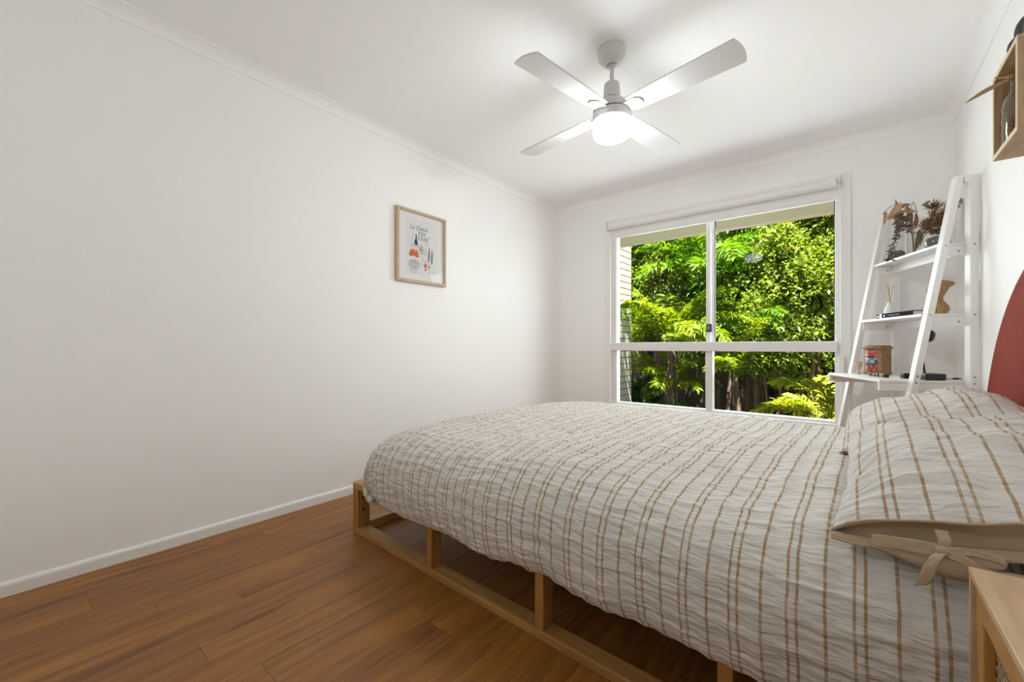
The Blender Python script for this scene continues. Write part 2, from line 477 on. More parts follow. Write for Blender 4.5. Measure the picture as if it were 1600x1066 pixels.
MB().box(-0.098, -0.091, FY0 + 0.015, FY1 - 0.008, 0.968, 2.055).build('seal', M_dark, win)
lt = MB().box(-0.958, -0.915, FY0 - 0.012, FY0 + 0.008, 1.055, 1.120).build('latch', M_dark, win, bevel=0.004)
MB().box(-0.945, -0.93, FY0 - 0.018, FY0 - 0.010, 1.07, 1.105).build('latch_lever', M_steel, lt, bevel=0.002)
for (x0, x1, y, z0, z1) in ((-1.775, -0.962, FY0 + 0.020, 0.968, 2.055), (-0.903, -0.098, FY0 + 0.052, 0.968, 2.055),
                            (-1.775, -0.968, FY0 + 0.040, 0.392, 0.890), (-0.912, -0.092, FY0 + 0.040, 0.392, 0.890)):
    MB().box(x0, x1, y, y + 0.0005, z0, z1).build('pane', M_glass, win)

# roller blind rolled right up
bl = empty('roller_blind', (-0.95, 3.76, 1.98)); tag(bl, 'white roller blind wound up at the window head', 'blind')
def bp(m, name, mat, **k): return m.build(name, mat, bl, loc=(0.95, -3.76, -1.98), **k)
bp(MB().lathe([(0.034, -0.874), (0.034, 0.874)], 28, T3(-0.952, 3.752, 2.088) @ R3(math.pi/2, 'Y')), 'roll', M_white, smooth='auto')
bp(MB().box(-1.822, -0.085, 3.786, 3.789, 1.995, 2.088), 'fabric', M_white)
bp(MB().box(-1.823, -0.083, 3.780, 3.795, 1.976, 2.000), 'bottom_bar', M_alu, bevel=0.004)
for x in (-1.836, -0.068): bp(MB().box(x - 0.005, x + 0.005, 3.715, 3.778, 2.05, 2.126), 'bracket', M_white, bevel=0.003)
bp(MB().lathe([(0.004, 0), (0.010, 0.002), (0.010, 0.008), (0.004, 0.01)], 14, T3(-0.070, 3.762, 2.088) @ R3(math.pi/2, 'Y')), 'bracket_pin', M_steel, smooth='auto')
for dy in (0, 0.022): bp(MB().tube([(-0.058, 3.75 + dy, 2.08), (-0.056, 3.752 + dy, 1.5), (-0.055, 3.755 + dy, 0.86)], 0.0016, 6), 'chain', M_white)
bp(MB().box(-0.073, -0.035, 3.745, 3.778, 0.735, 0.862), 'chain_holder', M_white, bevel=0.004)

# ---------------------------------------------------------------- ceiling fan with lamp
FX, FY = -0.921, 1.924
fan = empty('ceiling_fan', (FX, FY, H)); tag(fan, 'white four-blade ceiling fan with a lit drum lamp', 'ceiling fan')
MB().lathe([(0.001, 0), (0.071, 0), (0.072, -0.004), (0.071, -0.028), (0.064, -0.05), (0.050, -0.066), (0.034, -0.076), (0.030, -0.078), (0.001, -0.078)], 40).build('canopy', M_fan, fan, smooth='auto')
MB().lathe([(0.018, -0.070), (0.022, -0.077), (0.022, -0.086), (0.012, -0.095), (0.001, -0.095)], 24).build('hanger_ball', M_fan, fan, smooth='auto')
MB().lathe([(0.0225, -0.0775), (0.027, -0.0765), (0.027, -0.0795), (0.0225, -0.0805)], 32, cap=False).build('hanger_ring', M_steel, fan, smooth=True)
MB().lathe([(0.0108, -0.09), (0.0108, -0.18)], 20).build('rod', M_fan, fan, smooth='auto')
MB().lathe([(0.001, -0.163), (0.028, -0.164), (0.036, -0.170), (0.038, -0.178), (0.043, -0.244), (0.001, -0.245)], 36).build('coupling_cover', M_fan, fan, smooth='auto')
MB().lathe([(0.036, -0.243), (0.036, -0.252)], 30).build('shadow_gap', M_dark, fan, smooth='auto')
MB().lathe([(0.001, -0.249), (0.046, -0.250), (0.058, -0.256), (0.080, -0.276), (0.090, -0.292), (0.0915, -0.312), (0.001, -0.3125)], 44).build('motor_housing', M_fan, fan, smooth='auto')
MB().lathe([(0.086, -0.311), (0.086, -0.317)], 40).build('housing_gap', M_dark, fan, smooth='auto')
MB().lathe([(0.001, -0.3165), (0.091, -0.317), (0.0925, -0.321), (0.0925, -0.357), (0.001, -0.3575)], 44).build('lamp_collar', M_fan, fan, smooth='auto')
gm, gnt, gb = new_mat('lit_opal_glass')
gb.inputs['Base Color'].default_value = (0.9, 0.9, 0.88, 1)
gb.inputs['Roughness'].default_value = 0.3
gb.inputs['Emission Color'].default_value = (0.945, 0.985, 1.0, 1)
gb.inputs['Emission Strength'].default_value = LAMP_E
MB().lathe([(0.0905, -0.357), (0.0915, -0.362), (0.0915, -0.408), (0.088, -0.424), (0.078, -0.434), (0.060, -0.440), (0.001, -0.443)], 44, cap=False).build('lamp_shade', gm, fan, smooth='auto')
# blades: pitched, slightly wider at the tip, with rounded tip edge
def blade_mesh():
    top = []; n = 10
    poly = [(0.105, -0.050), (0.30, -0.060), (0.575, -0.068)]
    for k in range(n + 1):
        a = -1 + 2 * k / n
        poly.append((0.592 + 0.014 * (1 - a * a), a * 0.0675))
    poly += [(0.575, 0.068), (0.30, 0.060), (0.105, 0.050)]
    return MB().prism(poly, -0.003, 0.003).mesh('blade')
bme = blade_mesh(); bme.materials.append(M_fan)
def bracket_mesh():
    poly = [(0.078, -0.034), (0.12, -0.036)]
    for k in range(9):
        a = -math.pi/2 + math.pi * k / 8
        poly.append((0.125 + 0.042 * math.cos(a), 0.036 * math.sin(a)))
    poly += [(0.12, 0.036), (0.078, 0.034)]
    m = MB().prism(poly, -0.0095, -0.0035)
    return m.mesh('bracket')
brme = bracket_mesh(); brme.materials.append(M_fan)
for k, a in enumerate((-9.0, 81.0, 171.0, 261.0)):
    b = bpy.data.objects.new('blade', bme); col.objects.link(b); b.parent = fan
    b.location = (0, 0, 2.088 - H)
    b.rotation_mode = 'QUATERNION'
    b.rotation_quaternion = (R3(math.radians(a)) @ R3(math.radians(-10), 'X')).to_quaternion()
    c = bpy.data.objects.new('bracket', brme); col.objects.link(c); c.parent = b
# ---------------------------------------------------------------- framed print
PX = XL + 0.001
art = empty('framed_print', (XL, 1.971, 1.39)); tag(art, 'oak framed food and wine print hanging on the long blank wall', 'picture')
AYC, AZ0, AW, AH, AD = 0.0, 0.0, 0.452, 0.518, 0.026
def ap(m, name, mat, parent=art, **k): return m.build(name, mat, parent, **k)
fw_ = 0.020
for (y0, y1, z0, z1) in ((-AW/2, AW/2, 0, fw_), (-AW/2, AW/2, AH - fw_, AH), (-AW/2, -AW/2 + fw_, fw_, AH - fw_), (AW/2 - fw_, AW/2, fw_, AH - fw_)):
    ap(MB().box(0.001, AD, y0, y1, z0, z1), 'frame_rail', M_frame, bevel=0.0015)
M_matb = plain('mat_board', (0.80, 0.795, 0.785), 0.8, var=0.005)
M_paper = plain('print_paper', (0.76, 0.755, 0.75), 0.8, var=0.01)
ap(MB().box(0.002, 0.012, -AW/2 + fw_, AW/2 - fw_, fw_, AH - fw_), 'mat_board', M_matb)
pr = ap(MB().box(0.012, 0.0125, -0.145, 0.145, 0.06, 0.458), 'print_sheet', M_paper)
M_ink = plain('black_ink', (0.09, 0.09, 0.11), 0.8); M_navy = plain('navy_ink', (0.035, 0.04, 0.13), 0.8)
M_coral = plain('coral_ink', (0.66, 0.13, 0.065), 0.8); M_pink = plain('pink_ink', (0.72, 0.34, 0.27), 0.8); M_grey = plain('grey_ink', (0.30, 0.31, 0.33), 0.8)
M_pale = plain('pale_green_ink', (0.50, 0.58, 0.52), 0.8)
PZ = 0.0127
def sheet(poly, name, mat):   # flat printed shape on the sheet, poly in (y, z)
    n = len(poly)
    return ap(MB().add([(PZ, p[0], p[1]) for p in poly], [tuple(range(n))]), name, mat, pr)
def strokes(paths, name, mat, w=0.0016):
    m = MB()
    for pts in paths:
        for (a, b) in zip(pts[:-1], pts[1:]):
            d = Vector((b[0]-a[0], b[1]-a[1]))
            if d.length < 1e-6: continue
            n = Vector((-d.y, d.x)).normalized() * w
            m.add([(PZ + .0001, a[0]-n.x, a[1]-n.y), (PZ + .0001, b[0]-n.x, b[1]-n.y), (PZ + .0001, b[0]+n.x, b[1]+n.y), (PZ + .0001, a[0]+n.x, a[1]+n.y)], [(0, 1, 2, 3)])
    return ap(m, name, mat, pr)
def ell(cy, cz, ry, rz, n=24, a0=0, a1=2*math.pi): return [(cy + ry*math.cos(a0+(a1-a0)*k/n), cz + rz*math.sin(a0+(a1-a0)*k/n)) for k in range(n + 1)]
def text(body, y, z, size, mat, shear=0.35):
    cu = bpy.data.curves.new('lettering', 'FONT'); cu.body = body; cu.size = size; cu.shear = shear
    cu.align_x = 'CENTER'
    tmp = bpy.data.objects.new('lettering_tmp', cu); col.objects.link(tmp)
    dg = bpy.context.evaluated_depsgraph_get()
    me = bpy.data.meshes.new_from_object(tmp.evaluated_get(dg))
    bpy.data.objects.remove(tmp)
    me.materials.clear(); me.materials.append(mat)
    o = bpy.data.objects.new('lettering', me); col.objects.link(o)
    o.parent = pr; o.location = (PZ + .0002, y, z)
    o.rotation_euler = (math.pi/2, 0, math.pi/2)
    return o
text('La Dolce', -0.030, 0.386, 0.044, M_ink); text('Vita', -0.006, 0.352, 0.044, M_ink); text('Club', 0.0, 0.316, 0.046, M_ink)
# printed drawings
sheet([(-0.068,0.276),(-0.036,0.272),(-0.040,0.300),(-0.047,0.318),(-0.047,0.350),(-0.057,0.352),(-0.057,0.320),(-0.066,0.305)], 'bottle_print', M_navy)
strokes([ell(-0.085,0.300,0.013,0.022,14), [(-0.085,0.322),(-0.082,0.348)], [(-0.095,0.28),(-0.09,0.262),(-0.076,0.262)]], 'bottle_outline_print', M_grey, 0.001)
sheet([(-0.118,0.196),(-0.108,0.222),(-0.092,0.246),(-0.080,0.228),(-0.070,0.252),(-0.060,0.226),(-0.046,0.244),(-0.032,0.218),(-0.026,0.190),(-0.050,0.182),(-0.070,0.196),(-0.094,0.186)], 'coral_pot_print', M_coral)
strokes([ell(-0.09,0.252,0.010,0.016,10,0,math.pi), ell(-0.068,0.256,0.010,0.016,10,0,math.pi), ell(-0.048,0.25,0.010,0.016,10,0,math.pi)], 'pot_handles_print', M_coral, 0.0014)
strokes([ell(-0.068,0.134,0.054,0.032,28), ell(-0.068,0.134,0.040,0.022,24)] + [ell(-0.068 + 0.024*math.cos(q), 0.134 + 0.012*math.sin(q), 0.009, 0.007, 10) for q in (0.3, 1.5, 2.6, 3.8, 5.0)], 'plate_print', M_ink, 0.0016)
strokes([[(-0.11, 0.092), (-0.10, 0.094), (-0.09, 0.090), (-0.08, 0.093), (-0.07, 0.090), (-0.06, 0.093), (-0.05, 0.091), (-0.035, 0.093)], [(-0.10, 0.076), (-0.088, 0.078), (-0.075, 0.074), (-0.06, 0.077), (-0.045, 0.075)]], 'caption_print', M_grey, 0.002)
strokes([ell(-0.008 + dx, 0.245 + dz, 0.011, 0.013, 12) for dx, dz in ((0, 0.028), (-0.014, 0.012), (0.012, 0.012), (0, 0), (-0.006, -0.016), (0.014, -0.008))] + [[(0, 0.23), (0.004, 0.18), (0.0, 0.15)]], 'artichoke_print', M_ink, 0.0014)
strokes([[(0.03, 0.290), (0.062, 0.352), (0.070, 0.346), (0.040, 0.284), (0.03, 0.290)], [(0.046, 0.30), (0.064, 0.338)]], 'knife_print', M_grey, 0.0012)
strokes([ell(0.034, 0.252, 0.010, 0.010, 12), ell(0.028, 0.222, 0.011, 0.013, 12)], 'tomato_print', M_pink, 0.0018)
sheet([(0.024,0.09),(0.030,0.118),(0.020,0.128),(0.012,0.142),(0.022,0.140),(0.030,0.150),(0.032,0.190),(0.038,0.150),(0.046,0.146),(0.044,0.132),(0.038,0.122),(0.046,0.096),(0.036,0.104)], 'lobster_print', M_coral)
for dx, dz in ((0.066, 0.222), (0.094, 0.212)):
    sheet([(dx-0.002, dz-0.062),(dx+0.004,dz-0.048),(dx+0.010,dz-0.02),(dx+0.010,dz+0.02),(dx+0.006,dz+0.042),(dx+0.010,dz+0.058),(dx-0.002,dz+0.050),(dx-0.004,dz+0.030),(dx-0.010,dz),(dx-0.010,dz-0.03),(dx-0.012,dz-0.05)], 'sardine_print', M_grey)
    strokes([[(dx-0.003,dz-0.05),(dx-0.001,dz),(dx+0.002,dz+0.045)]], 'sardine_line_print', M_ink, 0.0018)
strokes([[(0.052, 0.152), (0.052, 0.132), (0.064, 0.118), (0.076, 0.132), (0.076, 0.152), (0.052, 0.152)], [(0.064, 0.118), (0.064, 0.086)], [(0.052, 0.084), (0.076, 0.084)]], 'wine_glass_print', M_grey, 0.0011)
sheet([(0.054, 0.136), (0.054, 0.131), (0.064, 0.120), (0.074, 0.131), (0.074, 0.136)], 'wine_print', M_coral)
ap(MB().box(0.0185, 0.020, -AW/2 + fw_ - .001, AW/2 - fw_ + .001, fw_ - .001, AH - fw_ + .001), 'glazing', thin_glass('picture_glass', (0.98, 0.98, 0.98), 1.35))

# ---------------------------------------------------------------- bed
BED_ANG = -0.040
bed = empty('bed_frame', (-1.938, 1.135, 0), BED_ANG); tag(bed, 'low pine slatted bed frame with open lower rails', 'bed frame')
BLn, BWd = 2.30, 1.64
RZ, FH = 0.030, 0.250
def bpart(m, name, mat, **k): return m.build(name, mat, bed, **k)
for y0 in (0.0, BWd - 0.062):
    bpart(MB().box(0.004, BLn, y0, y0 + 0.062, 0, RZ), 'bottom_rail', M_pine, bevel=0.003)
    bpart(MB().box(0.100, BLn, y0 + 0.002, y0 + 0.060, FH - 0.035, FH), 'top_rail', M_pine, bevel=0.003)
    for x in (0.60, 1.165, 1.71, 2.262):
        bpart(MB().box(x - 0.016, x + 0.018, y0 + 0.003, y0 + 0.055, RZ, FH - 0.035), 'post', M_pinez, bevel=0.002)
# foot end: a rounded end frame
def rpoly(x0, x1, y0, y1, r, corners):
    out = []
    for (cx, cy, a0, key) in ((x1, y0, -90, 'br'), (x1, y1, 0, 'tr'), (x0, y1, 90, 'tl'), (x0, y0, 180, 'bl')):
        if key in corners:
            sx = -r if cx == x1 else r; sy = -r if cy == y1 else r
            for k in range(7):
                a = math.radians(a0 + 90 * k / 6)
                out.append((cx + sx + r * math.cos(a), cy + sy + r * math.sin(a)))
        else: out.append((cx, cy))
    return out
bpart(MB().prism(rpoly(-0.022, 0.006, 0.0, 0.070, 0.018, ('bl',)), 0.0, FH - 0.03), 'end_board', M_pinez, bevel=0.002)
bpart(MB().prism(rpoly(-0.022, 0.006, BWd - 0.070, BWd, 0.018, ('tl',)), 0.0, FH - 0.03), 'end_board', M_pinez, bevel=0.002)
for y0 in (0.003, BWd - 0.068):
    p = bpart(MB().box(0.006, 0.034, y0, y0 + 0.065, RZ, FH - 0.03), 'corner_post', M_pinez, bevel=0.002)
    for z in (0.115, 0.175): MB().lathe([(0.001, 0.0), (0.0075, 0.0), (0.0075, 0.002), (0.004, 0.0021), (0.001, 0.0021)], 14, T3(0.034, y0 + 0.03, z) @ R3(math.pi/2, 'Y')).build('bolt', M_dark, p)
# slotted foot ledge: built from bars so the slots are open
ledge = bpart(MB().prism(rpoly(-0.022, 0.016, 0.0, BWd, 0.018, ('bl', 'tl')), FH - 0.03, FH), 'foot_ledge', M_piney, bevel=0.003)
MB().box(0.082, 0.112, 0.0, BWd, FH - 0.03, FH).build('ledge_bar', M_piney, ledge, bevel=0.003)
yy = 0.0
k = 0
while yy < BWd - 0.02:
    w_ = 0.055 if k == 0 else 0.026
    MB().box(0.016, 0.082, yy, min(BWd, yy + w_), FH - 0.03, FH).build('ledge_tooth', M_pine, ledge, bevel=0.002)
    yy += w_ + 0.055; k += 1
bpart(MB().box(-0.020, 0.030, 0.062, BWd - 0.062, 0.0, 0.045), 'foot_rail', M_piney, bevel=0.003)
for i in range(12):
    x = 0.16 + i * 0.19
    bpart(MB().box(x, x + 0.08, 0.03, BWd - 0.03, FH, FH + 0.015), 'slat', M_piney)
bpart(MB().box(0.1, BLn, BWd/2 - 0.03, BWd/2 + 0.03, FH - 0.06, FH - 0.002), 'centre_rail', M_pine)
bpart(MB().box(1.1, 1.16, BWd/2 - 0.03, BWd/2 + 0.03, 0, FH - 0.06), 'centre_leg', M_pinez)

mattress = MB().box(0.17, 2.26, 0.07, BWd - 0.07, FH + 0.016, 0.485).build('mattress', M_matt, loc=(-1.938, 1.135, 0), rot=(0, 0, BED_ANG), bevel=0.04, seg=4)
tag(mattress, 'cream mattress on the pine slats under the striped duvet', 'mattress')

def grid_mesh(name, P, U, V, mat, thick=0.0, loc=(0,0,0), rot=(0,0,0), parent=None, puck=None):
    n, m, _ = P.shape
    idx = np.arange(n * m).reshape(n, m)
    f = np.stack([idx[:-1, :-1], idx[1:, :-1], idx[1:, 1:], idx[:-1, 1:]], -1).reshape(-1, 4)
    me = bpy.data.meshes.new(name)
    me.vertices.add(n * m); me.vertices.foreach_set('co', P.reshape(-1).astype(np.float32))
    me.loops.add(len(f) * 4); me.loops.foreach_set('vertex_index', f.reshape(-1).astype(np.int32))
    me.polygons.add(len(f)); me.polygons.foreach_set('loop_start', (np.arange(len(f)) * 4).astype(np.int32))
    me.update(calc_edges=True); me.validate()
    uvl = me.uv_layers.new(name='UVMap')
    uvs = np.stack([U.reshape(-1), V.reshape(-1)], -1)[f.reshape(-1)]
    uvl.data.foreach_set('uv', uvs.reshape(-1).astype(np.float32))
    pa = me.attributes.new('pucker', 'FLOAT', 'POINT')
    pv = np.full(n * m, 0.5) if puck is None else np.clip(puck, 0, 1).reshape(-1)
    pa.data.foreach_set('value', pv.astype(np.float32))
    me.shade_smooth()
    me.materials.append(mat)
    o = bpy.data.objects.new(name, me); col.objects.link(o)
    o.location = loc; o.rotation_euler = rot
    if parent: o.parent = parent
    if thick:
        s = o.modifiers.new('thickness', 'SOLIDIFY'); s.thickness = thick; s.offset = -1
    return o

def resample(pts, n):
    pts = np.array(pts, float)
    # smooth by Catmull-Rom through the points
    q = []
    for i in range(len(pts) - 1):
        p0 = pts[max(i-1, 0)]; p1 = pts[i]; p2 = pts[i+1]; p3 = pts[min(i+2, len(pts)-1)]
        for t in np.linspace(0, 1, 24, endpoint=False):
            q.append(0.5*((2*p1)+(-p0+p2)*t+(2*p0-5*p1+4*p2-p3)*t*t+(-p0+3*p1-3*p2+p3)*t**3))
    q.append(pts[-1]); q = np.array(q)
    return q
def arc_resample(q, n, zscale):
    d = q[1:] - q[:-1]; d = d * np.array([1, zscale]); s = np.concatenate([[0], np.cumsum(np.hypot(d[:,0], d[:,1]))])
    t = np.linspace(0, s[-1], n)
    return np.stack([np.interp(t, s, q[:,0]), np.interp(t, s, q[:,1])], -1), t

# duvet: draped sheet over mattress; (x', h) along the bed, (y', h) across it
ZH, ZT = 0.195, 0.548
sx = resample([(0.150, 0.02), (0.118, 0.10), (0.105, 0.30), (0.112, 0.55), (0.145, 0.76), (0.215, 0.90), (0.36, 0.985), (0.60, 1.0), (1.2, 1.0), (2.0, 0.985), (2.24, 0.95), (2.30, 0.9)], 0)
sy = resample([(0.035, 0.0), (-0.012, 0.02), (-0.040, 0.16), (-0.052, 0.40), (-0.040, 0.66), (0.010, 0.86), (0.085, 0.965), (0.22, 1.02), (0.5, 1.06), (0.85, 1.08), (1.2, 1.05), (1.45, 1.0), (1.57, 0.93), (1.645, 0.76), (1.675, 0.4), (1.65, 0.05)], 0)
NX, NY = 300, 760
AX, ux = arc_resample(sx, NX, ZT - ZH); AYa, vy = arc_resample(sy, NY, ZT - ZH)
hx = np.clip(AX[:, 1], 0, 1.2)[:, None]; hy = np.clip(AYa[:, 1], 0, 1.2)[None, :]
X = np.repeat(AX[:, :1], NY, 1); Y = np.repeat(AYa[:, 0][None, :], NX, 0)
Hh = hx * hy
U = np.repeat(ux[:, None], NY, 1); V = np.repeat(vy[None, :], NX, 0)
# corner draping: pull the corner in and fold
low = np.clip(1 - hx, 0, 1) * np.clip(1 - hy, 0, 1)
nearside = (V < vy[-1] / 2)
X = X + 0.07 * np.sqrt(low); Y = Y + np.where(nearside, 1, -1) * 0.05 * np.sqrt(low)
side = np.clip(1 - hy, 0, 1)          # 1 at the hem
foot = np.clip(1 - hx, 0, 1)
# hem height wander and hanging folds
Z = ZH + (ZT - ZH) * Hh
# at the foot corner the product falls too quickly near the hem: keep hem height there
hemn = 0.022 * vnoise(U * 3.1 + 5, V * 0 + 2) + 0.012 * vnoise(U * 9 + 1, V * 0 + 7)
Z = Z + hemn * side
fold = 0.020 * vnoise(U * 6.5 + 3, V * 1.0 + 11) + 0.010 * vnoise(U * 17 + 3, V * 2.0 + 4)
Y = Y + fold * side * np.where(nearside, 1, -1)
X = X + (0.035 * vnoise(V * 7 + 3, U * 1.5) + 0.014 * vnoise(V * 19, U * 3)) * foot
# loft and wrinkles on top
top = np.clip((Hh - 0.5) * 2, 0, 1)
Z = Z + top * (0.030 * vnoise(U * 2.3 + 9, V * 2.0 + 1) + 0.014 * vnoise(U * 5.5, V * 6.5 + 8))
w1 = vnoise(U * 13, V * 58); w2 = vnoise(U * 20 + 4, V * 100 + 3)
wr = 0.0062 * w1 + 0.0052 * w2 + 0.0042 * vnoise(U * 5 + V * 3, V * 17 + 5)
puck = 0.003 * np.cos(2 * math.pi * U / 0.054)
Zw = wr + puck * 0.6
# push along approximate normals
dXu = np.gradient(np.stack([X, Y, Z], -1), axis=0); dXv = np.gradient(np.stack([X, Y, Z], -1), axis=1)
nn = np.cross(dXu, dXv); nn /= (np.linalg.norm(nn, axis=-1, keepdims=True) + 1e-9)
P = np.stack([X, Y, Z], -1) + nn * Zw[..., None]
# taper the bulge towards the head where the bedside cabinet stands
kx = np.clip((P[..., 0] - 1.75) / 0.35, 0, 1); P[..., 1] = np.where(nearside, P[..., 1] + 0.030 * kx * side, P[..., 1])
duvet = grid_mesh('duvet', P, U, V, M_fabric, 0.012, (-1.938, 1.135, 0), (0, 0, BED_ANG), puck=0.5 + w1 * 0.35 + w2 * 0.9)
tag(duvet, 'cream seersucker duvet with tan stripes draped over the bed', 'duvet')

# pillows
def pillow(name, L, W, T, label, M, seed, mouth=False):
    n, m = 130, 220
    a = np.linspace(-1, 1, n)[:, None] * np.ones((1, m)); b = np.linspace(-1, 1, m)[None, :] * np.ones((n, 1))
    root = empty(name)
    root.matrix_world = M
    tag(root, label, 'pillow', 'striped pillows at the bed head')
    ea = np.clip(1 - np.abs(a) ** 2.6, 0, 1); eb = np.clip(1 - np.abs(b) ** 2.6, 0, 1)
    if mouth: eb = np.where(b < 0, 1 - 0.935 * np.abs(b) ** 2.4, eb)
    prof = (ea ** 0.55) * (eb ** 0.55)
    pinch = 1 - 0.06 * (1 - np.abs(a) ** 2) * np.abs(b) ** 4 * np.where(b < 0, 0.0 if mouth else 1.0, 1.0)
    pinch2 = 1 - 0.07 * (1 - np.abs(b) ** 2) * np.abs(a) ** 4
    x = a * W / 2 * pinch2; y = b * L / 2 * pinch
    rows = {}
    for s, nm in ((1, 'upper_cover'), (-1, 'under_cover')):
        h = prof * T / 2 * (1.15 if s > 0 else 0.7)
        u = (a + 1) * W / 2; v = (b + 1) * L / 2
        pk = None
        if s > 0:
            lump = 0.024 * vnoise(a * 2.2 + seed, b * 2.2 + 3) + 0.012 * vnoise(a * 5 + seed, b * 5)
            w1 = vnoise(u * 14 + seed, v * 52); w2 = vnoise(u * 20 + seed, v * 95)
            wr = 0.0115 * w1 + 0.0075 * w2 + 0.008 * vnoise(u * 6 + seed, v * 16)
            edge = np.clip(prof * 3, 0, 1)
            h = h + lump * edge + wr * np.clip(prof * 6, 0.15, 1)
            pk = 0.5 + w1 * 0.35 + w2 * 0.9
        P = np.stack([x, y, s * h], -1)
        rows[nm] = P[:, 0].copy()
        if s < 0: P = P[:, ::-1]; v = v[:, ::-1]; u = u[:, ::-1]
        grid_mesh(nm, P, u + seed * 0.013, v, M_fabric, 0, parent=root, puck=pk)
    return root, rows
def mat_at(x, y, z, rz, ry, rx=0.0): return T3(x, y, z) @ R3(rz) @ R3(ry, 'Y') @ R3(rx, 'X')
NEARM = mat_at(0.232, 1.418, 0.632, BED_ANG, math.radians(-11.5), math.radians(4))
pil_far, _ = pillow('pillow', 0.72, 0.50, 0.20, 'striped pillow on the window side of the bed, behind the tied one', mat_at(0.215, 2.115, 0.645, BED_ANG + 0.02, math.radians(-15)), 11)
pil_near, ROWS = pillow('pillow', 0.70, 0.52, 0.205, 'striped pillow with a beige tie, beside the bedside cabinet', NEARM, 5, mouth=True)

# pillowcase opening and bow, near pillow
PINV = NEARM
def on_pillow(o):
    o.parent = pil_near; o.matrix_parent_inverse = PINV.inverted(); return o
def strip(name, A, B, mat, n=40, bulge=0.0, bdir=(0, -1, 0), noise=0.0, thick=0.003, seed=0):
    qa = np.array(A, float); qb = np.array(B, float)
    ta = np.linspace(0, 1, len(qa)); tb = np.linspace(0, 1, len(qb)); t = np.linspace(0, 1, n)
    def sm(q, ts):
        c = np.stack([np.interp(t, ts, q[:, k]) for k in range(3)], -1)
        for _ in range(3): c[1:-1] = (c[:-2] + 2 * c[1:-1] + c[2:]) / 4
        return c
    a = sm(qa, ta); b = sm(qb, tb); m = 9
    w = np.linspace(0, 1, m)
    P = a[:, None, :] * (1 - w)[None, :, None] + b[:, None, :] * w[None, :, None]
    off = bulge * np.sin(math.pi * w)[None, :] + noise * vnoise(t[:, None] * 9 + seed, w[None, :] * 3 + seed)
    P = P + off[..., None] * np.array(bdir)[None, None, :]
    Ug = np.repeat(t[:, None], m, 1) * 0.40 + 0.055; Vg = np.repeat(w[None, :], n, 0)
    return grid_mesh(name, P, Ug, Vg, mat, thick)
hem = [tuple(NEARM @ Vector(p)) for p in ROWS['upper_cover'][::8]]
low_ = [tuple(NEARM @ Vector(p)) for p in ROWS['under_cover'][::8]]
on_pillow(strip('case_flap', hem, [(p[0], p[1] + 0.006, p[2] - 0.004) for p in low_], M_beige, bulge=-0.022, noise=0.014, seed=3))
m_ = MB().tube([(p[0], p[1] - 0.001, p[2]) for p in hem], 0.0028, 6); on_pillow(m_.build('case_hem', M_beige, smooth=True))
on_pillow(strip('case_under_hem', low_, [(p[0], p[1] - 0.016, p[2] - 0.012) for p in low_], M_beige, bulge=0.004, noise=0.008, seed=6))
on_pillow(strip('case_lining', [(0.04, 1.066, 0.560), (0.12, 1.044, 0.561), (0.22, 1.036, 0.565), (0.38, 1.034, 0.57)], [(0.03, 1.07, 0.548), (0.12, 1.044, 0.532), (0.22, 1.036, 0.535), (0.38, 1.03, 0.55)], M_beige, bulge=0.01, noise=0.01, seed=9))
K = (0.124, 1.030, 0.579)
on_pillow(MB().ball(K, (0.011, 0.007, 0.010)).build('knot', M_beige, smooth=True))
def ribbon(path, w, wd=(0, 0, 1), nm='tie_ribbon'):
    A = [tuple(Vector(p) + Vector(wd) * (w / 2)) for p in path]; B = [tuple(Vector(p) - Vector(wd) * (w / 2)) for p in path]
    return on_pillow(strip(nm, A, B, M_beige, n=24, noise=0.002, thick=0.0015))
ribbon([K, (0.113, 1.018, 0.570), (0.104, 1.012, 0.552), (0.100, 1.012, 0.532), (0.094, 1.014, 0.518)], 0.022, (0.85, 0, 0.4))
ribbon([(0.122, 1.045, 0.610), (0.126, 1.034, 0.598), K], 0.018, (0.9, 0, 0.1))
ribbon([K, (0.09, 1.036, 0.576), (0.06, 1.046, 0.570), (0.03, 1.056, 0.563)], 0.022, (0, 0.2, 1))
ribbon([K, (0.142, 1.024, 0.588), (0.165, 1.022, 0.592), (0.20, 1.024, 0.586), (0.185, 1.020, 0.575), (0.15, 1.022, 0.578), K], 0.012, (0, 0.3, 1), 'bow_loop')
ribbon([K, (0.145, 1.018, 0.577), (0.165, 1.014, 0.568), (0.185, 1.010, 0.558)], 0.014, (0.2, 0.2, 1))

# ---------------------------------------------------------------- round red headboard
hb = empty('headboard', (0.492, 1.933, 0.0)); tag(hb, 'dark red semicircular headboard leaning on the wall', 'headboard')
def half(r, n=64, z0=0.27): return [(r * math.cos(math.pi * k / n), z0 + r * math.sin(math.pi * k / n)) for k in range(n + 1)] + [(-r, 0.0), (r, 0.0)]
MY = Matrix(((0, 0, 1, 0), (1, 0, 0, 0), (0, 1, 0, 0), (0, 0, 0, 1)))   # (a,b,c)->(x=c,y=a,z=b)
MB().prism(half(1.016), -0.010, 0.012, MY).build('board_edge', M_rededge, hb)
MB().prism(half(1.0125), -0.0125, -0.0095, MY).build('board_face', M_red, hb)

